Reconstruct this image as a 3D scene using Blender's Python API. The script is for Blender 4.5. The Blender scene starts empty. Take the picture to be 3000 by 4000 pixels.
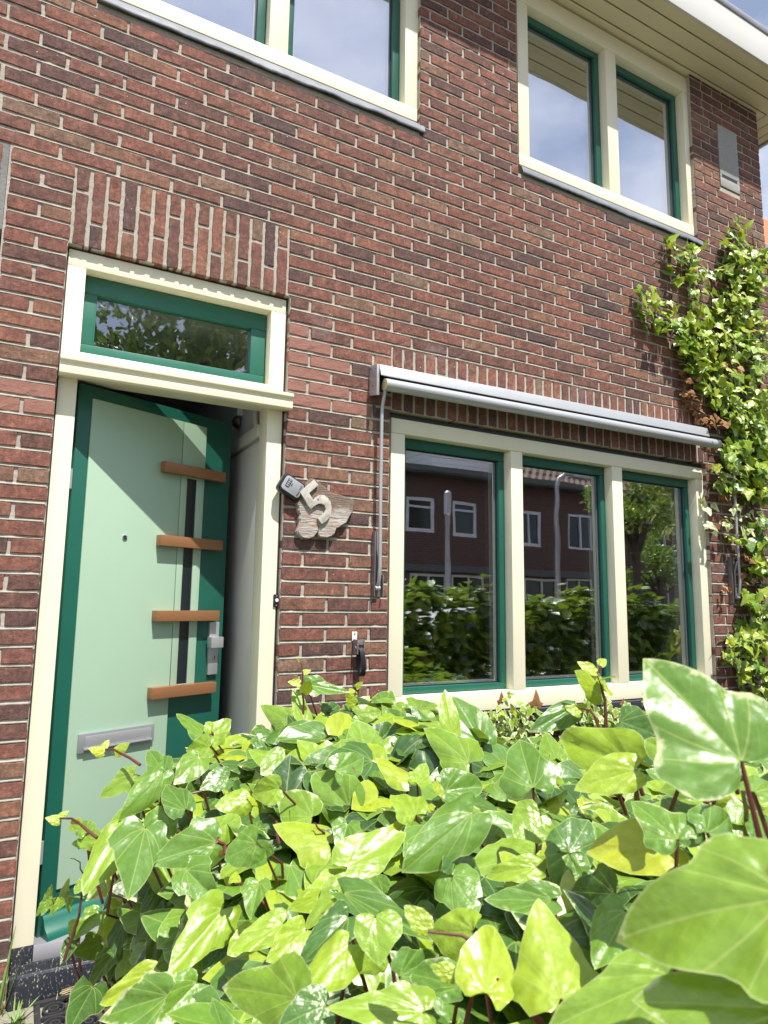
import bpy, math, random
import numpy as np
from mathutils import Vector
# ---------------------------------------------------------------- camera, world, sun
scene = bpy.context.scene
COL = scene.collection
cd = bpy.data.cameras.new("camera"); cam = bpy.data.objects.new("camera", cd); COL.objects.link(cam)
cam.location = (-1.0343, -2.8454, 1.4247)
_R = Vector((0.87763026, -0.47914649, 0.01355625)); _U = Vector((-0.0768387, -0.11271384, 0.99065201)); _F = Vector((0.47313946, 0.87046782, 0.13573807))
from mathutils import Matrix
cam.rotation_euler = Matrix(((_R.x, _U.x, -_F.x), (_R.y, _U.y, -_F.y), (_R.z, _U.z, -_F.z))).to_euler()
cd.sensor_fit = 'VERTICAL'; cd.sensor_height = 36.0; cd.sensor_width = 27.0
cd.lens = 2618.84 / 4000 * 36.0
cd.clip_start = 0.02; cd.clip_end = 500
cd.dof.use_dof = True; cd.dof.focus_distance = 2.6; cd.dof.aperture_fstop = 10.0
scene.camera = cam
scene.view_settings.view_transform = 'Standard'; scene.view_settings.look = 'None'
scene.view_settings.gamma = 1.0; scene.view_settings.use_curve_mapping = False
scene.view_settings.exposure = 0.82
SUN_DIR = Vector((0.12, -1.0, 1.95)).normalized()
elev = math.asin(SUN_DIR.z)
w = bpy.data.worlds.new("World"); scene.world = w; w.use_nodes = True
nt = w.node_tree; nt.nodes.clear()
def wn(t, **k):
    n = nt.nodes.new(t)
    for a, b in k.items(): setattr(n, a, b)
    return n
sky = wn('ShaderNodeTexSky', sky_type='NISHITA', sun_disc=False, sun_elevation=elev, sun_rotation=math.radians(173), air_density=1.0, dust_density=0.6, ozone_density=1.6)
tc = wn('ShaderNodeTexCoord'); mp = wn('ShaderNodeMapping'); mp.inputs['Scale'].default_value = (1.0, 1.0, 2.2); mp.inputs['Location'].default_value = (0.62, 0.45, 0.3)
ns = wn('ShaderNodeTexNoise'); ns.inputs['Scale'].default_value = 2.1; ns.inputs['Detail'].default_value = 9; ns.inputs['Roughness'].default_value = 0.58
cr = wn('ShaderNodeValToRGB'); cr.color_ramp.elements[0].position = 0.38; cr.color_ramp.elements[1].position = 0.60
cr.color_ramp.elements[0].color = (0.16, 0.16, 0.16, 1); cr.color_ramp.elements[1].color = (0.85, 0.85, 0.85, 1)
mx = wn('ShaderNodeMix', data_type='RGBA'); mx.inputs['B'].default_value = (7.8, 8.1, 9.0, 1)
bg = wn('ShaderNodeBackground'); bg.inputs['Strength'].default_value = 0.085
out = wn('ShaderNodeOutputWorld')
L = nt.links.new
L(tc.outputs['Generated'], mp.inputs['Vector']); L(mp.outputs['Vector'], ns.inputs['Vector']); L(ns.outputs['Fac'], cr.inputs['Fac'])
L(cr.outputs['Color'], mx.inputs['Factor']); L(sky.outputs['Color'], mx.inputs['A']); L(mx.outputs['Result'], bg.inputs['Color']); L(bg.outputs['Background'], out.inputs['Surface'])
sd = bpy.data.lights.new("sun", 'SUN'); sd.energy = 4.3; sd.angle = math.radians(0.53); sd.color = (1.0, 0.955, 0.88)
sun = bpy.data.objects.new("sun", sd); COL.objects.link(sun); sun.location = (0, -6, 12)
sun.rotation_euler = SUN_DIR.to_track_quat('Z', 'Y').to_euler()
scene.cycles.max_bounces = 8; scene.cycles.transparent_max_bounces = 12; scene.cycles.glossy_bounces = 4
scene.cycles.use_denoising = True
rnd = random.Random(5); rs = np.random.RandomState(5)

# ---------------------------------------------------------------- helpers
WO = {}
def tag(o, label=None, cat=None, group=None, kind=None):
    if label: o['label'] = label
    if cat: o['category'] = cat
    if group: o['group'] = group
    if kind: o['kind'] = kind
    return o
def thing(name, loc, label, cat, group=None):
    o = bpy.data.objects.new(name, None); COL.objects.link(o); o.location = loc; o.empty_display_size = 0.2
    WO[o.name] = Vector(loc); return tag(o, label, cat, group)
def link_mesh(name, me, parent, origin=None):
    o = bpy.data.objects.new(name, me); COL.objects.link(o)
    org = Vector(origin) if origin is not None else Vector((0, 0, 0))
    WO[o.name] = org
    if parent is not None: o.parent = parent; o.location = org - WO[parent.name]
    else: o.location = org
    return o
def np_mesh(name, V, Fs, mat, parent=None, smooth=True, attrs=None, uv=None):
    """V (n,3); Fs list of (m,k) int arrays"""
    V = np.asarray(V, dtype=np.float64); org = np.array([(V[:, 0].min() + V[:, 0].max()) / 2, (V[:, 1].min() + V[:, 1].max()) / 2, V[:, 2].min()])
    me = bpy.data.meshes.new(name)
    Fs = [np.asarray(f, dtype=np.int32) for f in Fs if len(f)]
    nl = sum(f.size for f in Fs); nf = sum(len(f) for f in Fs)
    me.vertices.add(len(V)); me.vertices.foreach_set('co', (V - org).astype(np.float32).ravel())
    me.loops.add(nl); me.polygons.add(nf)
    li = np.concatenate([f.ravel() for f in Fs]); me.loops.foreach_set('vertex_index', li)
    tot = np.concatenate([np.full(len(f), f.shape[1], np.int32) for f in Fs]); st = np.concatenate([[0], np.cumsum(tot)[:-1]]).astype(np.int32)
    me.polygons.foreach_set('loop_start', st); me.polygons.foreach_set('loop_total', tot)
    me.polygons.foreach_set('use_smooth', np.full(nf, smooth, dtype=bool))
    for k, a in (attrs or {}).items():
        at = me.attributes.new(k, 'FLOAT', 'POINT'); at.data.foreach_set('value', np.asarray(a, dtype=np.float32))
    if uv is not None:
        l = me.uv_layers.new(name='UVMap'); l.data.foreach_set('uv', np.asarray(uv, dtype=np.float32)[li].ravel())
    me.update(calc_edges=True); me.validate()
    me.materials.append(mat)
    return link_mesh(name, me, parent, org)
class MB:
    def __init__(s, xf=None): s.v = []; s.f = []; s.xf = xf
    def add(s, vs, fs):
        b = len(s.v)
        for p in vs: s.v.append(tuple(s.xf(*p)) if s.xf else tuple(p))
        for f in fs: s.f.append(tuple(b + i for i in f))
    def box(s, x0, x1, y0, y1, z0, z1):
        s.add([(x0, y0, z0), (x1, y0, z0), (x1, y1, z0), (x0, y1, z0), (x0, y0, z1), (x1, y0, z1), (x1, y1, z1), (x0, y1, z1)],
              [(0, 3, 2, 1), (4, 5, 6, 7), (0, 1, 5, 4), (1, 2, 6, 5), (2, 3, 7, 6), (3, 0, 4, 7)]); return s
    def prism(s, poly, axis, a, b):
        """poly: 2-D points (ccw seen from -axis), extruded along axis 'x','y','z' from a to b"""
        n = len(poly)
        def P(p, t): return {'x': (t, p[0], p[1]), 'y': (p[0], t, p[1]), 'z': (p[0], p[1], t)}[axis]
        s.add([P(p, a) for p in poly] + [P(p, b) for p in poly],
              [tuple(range(n)), tuple(range(2 * n - 1, n - 1, -1))] + [(i, n + i, n + (i + 1) % n, (i + 1) % n) for i in range(n)]); return s
    def tube(s, pts, r, seg=10, caps=True):
        pts = [Vector(p) for p in pts]; n = len(pts); rr = r if isinstance(r, (list, tuple)) else [r] * n
        vs = []; ref = None
        for i, p in enumerate(pts):
            d = (pts[min(i + 1, n - 1)] - pts[max(i - 1, 0)]).normalized()
            if ref is None: ref = d.orthogonal().normalized()
            u = (ref - d * ref.dot(d)).normalized(); ref = u; q = d.cross(u)
            for k in range(seg):
                a = 2 * math.pi * k / seg; vs.append(p + (u * math.cos(a) + q * math.sin(a)) * rr[i])
        fs = [(i * seg + k, i * seg + (k + 1) % seg, (i + 1) * seg + (k + 1) % seg, (i + 1) * seg + k) for i in range(n - 1) for k in range(seg)]
        if caps: fs += [tuple(range(seg - 1, -1, -1)), tuple((n - 1) * seg + k for k in range(seg))]
        s.add(vs, fs); return s
    def build(s, name, mat, parent=None, bevel=0.0, smooth=False, seg=2):
        V = np.array(s.v); org = Vector(((V[:, 0].min() + V[:, 0].max()) / 2, (V[:, 1].min() + V[:, 1].max()) / 2, V[:, 2].min()))
        me = bpy.data.meshes.new(name); me.from_pydata([tuple(Vector(p) - org) for p in s.v], [], s.f)
        me.materials.append(mat)
        import bmesh
        bm = bmesh.new(); bm.from_mesh(me); bmesh.ops.recalc_face_normals(bm, faces=bm.faces[:])
        if bevel > 0:
            ed = [e for e in bm.edges if len(e.link_faces) == 2 and e.calc_face_angle(0) > 0.6]
            bmesh.ops.bevel(bm, geom=ed, offset=bevel, segments=seg, affect='EDGES', profile=0.6, clamp_overlap=True)
        bm.to_mesh(me); bm.free()
        if smooth or bevel > 0:
            for p in me.polygons: p.use_smooth = True
            try: me.set_sharp_from_angle(angle=math.radians(35))
            except Exception: pass
        return link_mesh(name, me, parent, org)

# ---------------------------------------------------------------- materials
def newmat(name):
    m = bpy.data.materials.new(name); m.use_nodes = True; n = m.node_tree; return m, n, n.nodes['Principled BSDF'], n.nodes['Material Output']
def N(nt, t, ins=None, **k):
    n = nt.nodes.new(t)
    for a, b in k.items(): setattr(n, a, b)
    for a, b in (ins or {}).items():
        if hasattr(b, 'is_output') or isinstance(b, bpy.types.NodeSocket): nt.links.new(b, n.inputs[a])
        else: n.inputs[a].default_value = b
    return n
def M(nt, op, a, b=None, c=None, clamp=False):
    n = nt.nodes.new('ShaderNodeMath'); n.operation = op; n.use_clamp = clamp
    for i, x in enumerate((a, b, c)):
        if x is None: continue
        if isinstance(x, bpy.types.NodeSocket): nt.links.new(x, n.inputs[i])
        else: n.inputs[i].default_value = x
    return n.outputs[0]
def MIX(nt, f, a, b, blend='MIX'):
    n = nt.nodes.new('ShaderNodeMix'); n.data_type = 'RGBA'; n.blend_type = blend
    for i, x in (('Factor', f), ('A', a), ('B', b)):
        if isinstance(x, bpy.types.NodeSocket): nt.links.new(x, n.inputs[i])
        else: n.inputs[i].default_value = x if i == 'Factor' else (*x, 1) if len(x) == 3 else x
    return n.outputs['Result']
def ramp(nt, f, stops):
    n = nt.nodes.new('ShaderNodeValToRGB'); e = n.color_ramp.elements
    while len(e) < len(stops): e.new(0.5)
    for i, (p, c) in enumerate(stops): e[i].position = p; e[i].color = (*c, 1) if len(c) == 3 else c
    nt.links.new(f, n.inputs['Fac']); return n.outputs['Color']
def noise(nt, vec, scale, detail=4, rough=0.55, dist=0.0):
    n = N(nt, 'ShaderNodeTexNoise', {'Scale': scale, 'Detail': detail, 'Roughness': rough, 'Distortion': dist})
    nt.links.new(vec, n.inputs['Vector']); return n.outputs['Fac']
def bump(nt, h, strength, dist, bs, prev=None):
    n = N(nt, 'ShaderNodeBump', {'Strength': strength, 'Distance': dist, 'Height': h})
    if prev is not None: nt.links.new(prev, n.inputs['Normal'])
    if bs is not None: nt.links.new(n.outputs['Normal'], bs.inputs['Normal'])
    return n.outputs['Normal']
def paint(name, col, rough=0.4, var=0.06, grime=0.0, metal=0.0, grain=0.0006, spec=0.5, fine=220):
    m, n, b, o = newmat(name); g = N(n, 'ShaderNodeNewGeometry').outputs['Position']
    big = noise(n, g, 3.0, 5, 0.6)
    c = MIX(n, M(n, 'MULTIPLY', M(n, 'SUBTRACT', big, 0.5, clamp=False), 1.0), tuple(x * (1 + var) for x in col), tuple(x * (1 - var) for x in col))
    mr = N(n, 'ShaderNodeMapRange', {'Value': big, 'From Min': 0.3, 'From Max': 0.7}); 
    c = MIX(n, mr.outputs[0], tuple(x * (1 + var) for x in col), tuple(x * (1 - var) for x in col))
    if grime > 0:
        sp = noise(n, g, 38, 6, 0.7); sm = N(n, 'ShaderNodeMapRange', {'Value': sp, 'From Min': 0.58, 'From Max': 0.75}).outputs[0]
        c = MIX(n, M(n, 'MULTIPLY', sm, grime), c, tuple(x * 0.45 for x in col))
    n.links.new(c, b.inputs['Base Color']); b.inputs['Metallic'].default_value = metal; b.inputs['Specular IOR Level'].default_value = spec
    r = N(n, 'ShaderNodeMapRange', {'Value': noise(n, g, 14, 4), 'To Min': rough * 0.8, 'To Max': rough * 1.25}); n.links.new(r.outputs[0], b.inputs['Roughness'])
    if grain > 0: bump(n, noise(n, g, fine, 2, 0.5), 0.35, grain, b)
    return m
CREAM = paint('cream_paint', (0.80, 0.755, 0.575), 0.42, 0.03, 0.10)
SOFFIT = paint('soffit_paint', (0.66, 0.585, 0.405), 0.5, 0.04, 0.12)
WHITE = paint('gutter_white', (0.62, 0.61, 0.57), 0.35, 0.03, 0.12)
DKGREEN = paint('dark_green_paint', (0.012, 0.104, 0.074), 0.33, 0.08, 0.05)
TRGREEN = paint('transom_green_paint', (0.022, 0.135, 0.095), 0.38, 0.08, 0.08)
LTGREEN = paint('pale_green_paint', (0.345, 0.490, 0.365), 0.42, 0.02, 0.0, grain=0.0009, fine=420)
COPPER = paint('copper_brown_metal', (0.30, 0.140, 0.064), 0.36, 0.08, 0.05, metal=0.25)
ALU = paint('aluminium', (0.56, 0.57, 0.60), 0.35, 0.06, 0.10, metal=0.65)
ALUW = paint('silver_awning_paint', (0.44, 0.455, 0.475), 0.4, 0.05, 0.08, metal=0.35)
STEEL = paint('galvanised_steel', (0.42, 0.41, 0.42), 0.42, 0.15, 0.3, metal=0.7)
RUST = paint('weathered_bracket', (0.25, 0.21, 0.21), 0.5, 0.2, 0.4, metal=0.4)
BLACK = paint('black_plastic', (0.018, 0.018, 0.022), 0.4, 0.1, 0.0)
DPC = paint('black_membrane', (0.035, 0.033, 0.038), 0.6, 0.15, 0.2)
BLACKSTONE = paint('black_sill_stone', (0.028, 0.032, 0.045), 0.38, 0.15, 0.1)
RUBBER = paint('rubber_mat', (0.03, 0.03, 0.033), 0.6, 0.2, 0.1)
PLASTER = paint('hall_plaster', (0.50, 0.51, 0.50), 0.8, 0.04, 0.0, grain=0.004, fine=70)
CABINET = paint('cabinet_white', (0.58, 0.57, 0.52), 0.5, 0.02, 0.0)
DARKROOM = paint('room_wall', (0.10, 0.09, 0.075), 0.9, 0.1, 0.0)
CURTAIN = paint('curtain_cloth', (0.42, 0.42, 0.37), 0.9, 0.05, 0.0)
SPACER = paint('glazing_spacer', (0.48, 0.50, 0.52), 0.4, 0.05, 0.0, metal=0.3)
BUTTON = paint('white_button', (0.8, 0.8, 0.76), 0.3, 0.0, 0.0)
BRASS = paint('dull_bronze', (0.10, 0.09, 0.06), 0.35, 0.1, 0.0, metal=0.6)
FLOORM = paint('hall_floor', (0.12, 0.10, 0.08), 0.5, 0.2, 0.2)
LEAD = paint('lead_flashing', (0.17, 0.182, 0.21), 0.62, 0.18, 0.25, metal=0.1, grain=0.004, fine=25)
MUDST = BLACKSTONE
# dirt flecks on the black plinth
def plinth_mat():
    m, n, b, o = newmat('black_plinth_dirty'); g = N(n, 'ShaderNodeNewGeometry').outputs['Position']
    mpn = N(n, 'ShaderNodeMapping', {'Scale': (1.0, 1.0, 0.35)}); n.links.new(g, mpn.inputs['Vector'])
    sp = noise(n, mpn.outputs[0], 190, 3, 0.7)
    k = N(n, 'ShaderNodeMapRange', {'Value': sp, 'From Min': 0.60, 'From Max': 0.66}).outputs[0]
    n.links.new(MIX(n, k, (0.022, 0.026, 0.038), (0.42, 0.38, 0.26)), b.inputs['Base Color']); b.inputs['Roughness'].default_value = 0.4
    return m
PLINTH = plinth_mat()
def brick_mat():
    m, n, b, o = newmat('brick'); g = N(n, 'ShaderNodeNewGeometry').outputs['Position']
    tone = N(n, 'ShaderNodeAttribute', attribute_name='tone').outputs['Fac']; rep = N(n, 'ShaderNodeAttribute', attribute_name='rep').outputs['Fac']
    sh = N(n, 'ShaderNodeVectorMath', operation='ADD'); n.links.new(g, sh.inputs[0]); cmb = N(n, 'ShaderNodeCombineXYZ', {'X': M(n, 'MULTIPLY', tone, 17.0), 'Z': M(n, 'MULTIPLY', tone, 9.0)}); n.links.new(cmb.outputs[0], sh.inputs[1])
    P = sh.outputs[0]
    base = ramp(n, tone, [(0.0, (0.098, 0.062, 0.058)), (0.22, (0.152, 0.076, 0.062)), (0.45, (0.202, 0.088, 0.067)), (0.68, (0.240, 0.102, 0.072)), (0.86, (0.252, 0.126, 0.082)), (1.0, (0.215, 0.144, 0.102))])
    n1 = noise(n, P, 22, 6, 0.68); n2 = noise(n, P, 64, 6, 0.75)
    mpn = N(n, 'ShaderNodeMapping', {'Scale': (1.0, 1.0, 0.18)}); n.links.new(P, mpn.inputs['Vector']); st = noise(n, mpn.outputs[0], 120, 4, 0.6)
    soot = N(n, 'ShaderNodeMapRange', {'Value': n1, 'From Min': 0.42, 'From Max': 0.66, 'To Max': 0.92}).outputs[0]
    c = MIX(n, M(n, 'MULTIPLY', soot, N(n, 'ShaderNodeMapRange', {'Value': n2, 'From Min': 0.35, 'From Max': 0.62}).outputs[0]), base, (0.050, 0.034, 0.036))
    light = N(n, 'ShaderNodeMapRange', {'Value': noise(n, P, 23, 5, 0.6, 0.6), 'From Min': 0.55, 'From Max': 0.80, 'To Max': 0.55}).outputs[0]
    c = MIX(n, light, c, (0.36, 0.165, 0.105))
    mott = N(n, 'ShaderNodeMapRange', {'Value': n2, 'From Min': 0.25, 'From Max': 0.75, 'To Min': 0.45, 'To Max': 1.55}).outputs[0]
    v = N(n, 'ShaderNodeVectorMath', operation='SCALE'); n.links.new(c, v.inputs[0]); n.links.new(mott, v.inputs['Scale'])
    sk = N(n, 'ShaderNodeMapRange', {'Value': st, 'From Min': 0.3, 'From Max': 0.7, 'To Min': 0.82, 'To Max': 1.18}).outputs[0]
    v2 = N(n, 'ShaderNodeVectorMath', operation='SCALE'); n.links.new(v.outputs[0], v2.inputs[0]); n.links.new(sk, v2.inputs['Scale'])
    pits = N(n, 'ShaderNodeMapRange', {'Value': noise(n, P, 210, 2, 0.5), 'From Min': 0.70, 'From Max': 0.76}).outputs[0]
    c = MIX(n, M(n, 'MULTIPLY', pits, 0.8), v2.outputs[0], (0.03, 0.02, 0.02))
    specks = N(n, 'ShaderNodeMapRange', {'Value': noise(n, g, 61, 2, 0.5), 'From Min': 0.775, 'From Max': 0.79}).outputs[0]
    c = MIX(n, specks, c, (0.62, 0.58, 0.50))
    rc = MIX(n, n1, (0.33, 0.155, 0.118), (0.25, 0.130, 0.105))
    c = MIX(n, rep, c, rc)
    # ragged band darker towards the wall top, and lime bloom patches
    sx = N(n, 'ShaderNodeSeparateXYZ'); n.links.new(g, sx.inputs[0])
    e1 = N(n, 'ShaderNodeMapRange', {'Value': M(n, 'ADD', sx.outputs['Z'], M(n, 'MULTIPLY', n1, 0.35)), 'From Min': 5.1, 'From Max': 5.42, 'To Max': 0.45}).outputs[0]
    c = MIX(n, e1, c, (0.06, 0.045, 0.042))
    bl = N(n, 'ShaderNodeMapRange', {'Value': noise(n, g, 3.2, 4, 0.6), 'From Min': 0.62, 'From Max': 0.78, 'To Max': 0.30}).outputs[0]
    c = MIX(n, bl, c, (0.34, 0.27, 0.27))
    n.links.new(c, b.inputs['Base Color']); b.inputs['Roughness'].default_value = 0.85; b.inputs['Specular IOR Level'].default_value = 0.25
    p = bump(n, n1, 0.8, 0.006, None); p = bump(n, n2, 0.8, 0.0035, None, p); bump(n, st, 0.35, 0.0012, b, p)
    return m
BRICK = brick_mat()
def mortar_mat(name, col):
    m, n, b, o = newmat(name); g = N(n, 'ShaderNodeNewGeometry').outputs['Position']
    n1 = noise(n, g, 60, 6, 0.7); n2 = noise(n, g, 4, 5, 0.6)
    c = MIX(n, N(n, 'ShaderNodeMapRange', {'Value': n1, 'From Min': 0.3, 'From Max': 0.75}).outputs[0], col, tuple(x * 0.72 for x in col))
    c = MIX(n, N(n, 'ShaderNodeMapRange', {'Value': n2, 'From Min': 0.5, 'From Max': 0.75, 'To Max': 0.55}).outputs[0], c, tuple(x * 0.55 for x in col))
    n.links.new(c, b.inputs['Base Color']); b.inputs['Roughness'].default_value = 0.95
    bump(n, n1, 0.8, 0.004, b); return m
MORTAR = mortar_mat('mortar', (0.46, 0.42, 0.355)); CONCRETE = mortar_mat('concrete', (0.37, 0.365, 0.34)); GREYMORTAR = mortar_mat('grey_mortar', (0.24, 0.235, 0.225))
def glass_mat(name, mul, add, tint, wave=0.0):
    m, n, b, o = newmat(name); n.nodes.remove(b)
    gg = N(n, 'ShaderNodeNewGeometry'); g = gg.outputs['Position']
    dt = N(n, 'ShaderNodeVectorMath', operation='DOT_PRODUCT'); n.links.new(gg.outputs['Normal'], dt.inputs[0]); n.links.new(gg.outputs['Incoming'], dt.inputs[1])
    frs = M(n, 'MULTIPLY_ADD', M(n, 'POWER', M(n, 'SUBTRACT', 1.0, M(n, 'ABSOLUTE', dt.outputs['Value'])), 5.0), 0.96, 0.04)
    gl = N(n, 'ShaderNodeBsdfGlossy', {'Roughness': 0.0, 'Color': (0.93, 0.94, 1.0, 1)}); tr = N(n, 'ShaderNodeBsdfTransparent', {'Color': (*tint, 1)})
    if wave > 0:
        nn = N(n, 'ShaderNodeBump', {'Strength': 1.0, 'Distance': wave, 'Height': noise(n, g, 2.2, 2, 0.4)})
        n.links.new(nn.outputs['Normal'], gl.inputs['Normal'])
    ms = N(n, 'ShaderNodeMixShader', {'Fac': M(n, 'MULTIPLY_ADD', frs, mul, add, clamp=True)})
    n.links.new(tr.outputs[0], ms.inputs[1]); n.links.new(gl.outputs[0], ms.inputs[2]); n.links.new(ms.outputs[0], o.inputs['Surface']); return m
GLASS = glass_mat('window_glass', 1.2, 0.52, (0.80, 0.84, 0.82), 0.0014)
GLASSL = glass_mat('lower_window_glass', 1.2, 0.33, (0.80, 0.84, 0.82), 0.0008)
GLASST = glass_mat('transom_glass', 1.3, 0.14, (0.98, 0.99, 0.98), 0.0022)
DGLASS = paint('dark_obscured_glass', (0.012, 0.016, 0.022), 0.12, 0.1, 0.0, grain=0)

def leaf_mat(name, dead=False):
    m, n, b, o = newmat(name)
    A = lambda k: N(n, 'ShaderNodeAttribute', attribute_name=k).outputs['Fac']
    tone, rho, pale = A('tone'), A('rho'), A('pale')
    uv = N(n, 'ShaderNodeUVMap').outputs[0]; s = N(n, 'ShaderNodeSeparateXYZ'); n.links.new(uv, s.inputs[0]); g = N(n, 'ShaderNodeNewGeometry')
    ax = M(n, 'ABSOLUTE', s.outputs['X']); y = s.outputs['Y']
    pos = g.outputs['Position']
    def vd(th): return M(n, 'ABSOLUTE', M(n, 'SUBTRACT', M(n, 'MULTIPLY', ax, math.cos(th)), M(n, 'MULTIPLY', y, math.sin(th))))
    y = M(n, 'ADD', y, M(n, 'MULTIPLY', M(n, 'MULTIPLY', ax, ax), -0.75)); d = M(n, 'MINIMUM', ax, vd(0.62)); d2 = M(n, 'ABSOLUTE', M(n, 'ADD', y, M(n, 'MULTIPLY', ax, 0.12))); d = M(n, 'MINIMUM', d, vd(1.15))
    vein = N(n, 'ShaderNodeMapRange', {'Value': d, 'From Min': 0.003, 'From Max': 0.015, 'To Min': 1.0, 'To Max': 0.0}).outputs[0]
    pp = M(n, 'PINGPONG', M(n, 'SUBTRACT', y, M(n, 'MULTIPLY', ax, 0.75)), 0.085)
    v2 = N(n, 'ShaderNodeMapRange', {'Value': pp, 'From Min': 0.0, 'From Max': 0.008, 'To Min': 0.42, 'To Max': 0.0}).outputs[0]
    vo = N(n, 'ShaderNodeTexVoronoi', {'Scale': 11.0}, feature='DISTANCE_TO_EDGE'); n.links.new(uv, vo.inputs['Vector'])
    v3 = N(n, 'ShaderNodeMapRange', {'Value': vo.outputs['Distance'], 'From Min': 0.0, 'From Max': 0.05, 'To Min': 0.16, 'To Max': 0.0}).outputs[0]
    veins = M(n, 'MAXIMUM', vein, M(n, 'MAXIMUM', v2, v3))
    if dead:
        base = ramp(n, tone, [(0.0, (0.16, 0.07, 0.03)), (0.5, (0.34, 0.17, 0.075)), (1.0, (0.50, 0.30, 0.15))])
    else:
        base = ramp(n, tone, [(0.0, (0.028, 0.080, 0.022)), (0.25, (0.060, 0.155, 0.030)), (0.5, (0.135, 0.275, 0.035)), (0.75, (0.275, 0.415, 0.030)), (0.92, (0.38, 0.46, 0.025)), (1.0, (0.48, 0.48, 0.03))])
    big = noise(n, uv, 5.0, 4, 0.6)
    mo = N(n, 'ShaderNodeMapRange', {'Value': big, 'From Min': 0.3, 'From Max': 0.7, 'To Min': 0.82, 'To Max': 1.18}).outputs[0]
    vv = N(n, 'ShaderNodeVectorMath', operation='SCALE'); n.links.new(base, vv.inputs[0]); n.links.new(mo, vv.inputs['Scale'])
    c = MIX(n, M(n, 'MULTIPLY', veins, 0.48), vv.outputs[0], (0.42, 0.50, 0.14) if not dead else (0.12, 0.05, 0.02))
    nz = noise(n, pos, 55, 3, 0.6)
    edge = M(n, 'ADD', rho, M(n, 'MULTIPLY', M(n, 'SUBTRACT', nz, 0.5), 0.7))
    thr = M(n, 'SUBTRACT', 1.20, M(n, 'MULTIPLY', pale, 0.42))
    msk = M(n, 'MULTIPLY', M(n, 'SUBTRACT', edge, thr), 9.0, clamp=True)
    if not dead: c = MIX(n, msk, c, (0.60, 0.63, 0.36))
    rim = N(n, 'ShaderNodeMapRange', {'Value': rho, 'From Min': 0.965, 'From Max': 1.0, 'To Max': 0.55}).outputs[0]
    if not dead: c = MIX(n, rim, c, (0.55, 0.62, 0.30))
    spots = N(n, 'ShaderNodeMapRange', {'Value': noise(n, pos, 24, 2, 0.5), 'From Min': 0.735, 'From Max': 0.77}).outputs[0]
    c = MIX(n, M(n, 'MULTIPLY', spots, 0.8), c, (0.16, 0.07, 0.02))
    n.links.new(c, b.inputs['Base Color'])
    rg = N(n, 'ShaderNodeMapRange', {'Value': noise(n, pos, 12, 3, 0.5), 'To Min': 0.26 if not dead else 0.6, 'To Max': 0.42 if not dead else 0.8}).outputs[0]
    n.links.new(rg, b.inputs['Roughness']); b.inputs['Specular IOR Level'].default_value = 0.75 if not dead else 0.2
    p = bump(n, noise(n, uv, 4.0, 2, 0.45), 0.45, 0.008, None); bump(n, noise(n, uv, 9.0, 1, 0.4), 0.35, 0.0025, b, p)
    tb = N(n, 'ShaderNodeBsdfTranslucent'); tcol = MIX(n, 0.35, c, (0.50, 0.62, 0.03) if not dead else (0.4, 0.2, 0.08)); n.links.new(tcol, tb.inputs['Color'])
    ms = N(n, 'ShaderNodeMixShader', {'Fac': 0.26 if not dead else 0.12}); n.links.new(b.outputs[0], ms.inputs[1]); n.links.new(tb.outputs[0], ms.inputs[2]); n.links.new(ms.outputs[0], o.inputs['Surface'])
    return m
LEAF = leaf_mat('ivy_leaf'); DEADLEAF = leaf_mat('dead_leaf', True)
STEM = paint('red_brown_stem', (0.115, 0.030, 0.022), 0.45, 0.3, 0.3); TWIG = paint('woody_twig', (0.13, 0.08, 0.05), 0.8, 0.3, 0.3); BARK = paint('bark', (0.12, 0.09, 0.065), 0.9, 0.3, 0.4, grain=0.01, fine=30)
GRASSM = paint('weed_green', (0.15, 0.26, 0.05), 0.5, 0.2, 0.0); STRAWM = paint('dry_straw', (0.55, 0.42, 0.22), 0.7, 0.3, 0.0); BARB = paint('weed_leaf', (0.20, 0.30, 0.06), 0.5, 0.2, 0.0)

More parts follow.
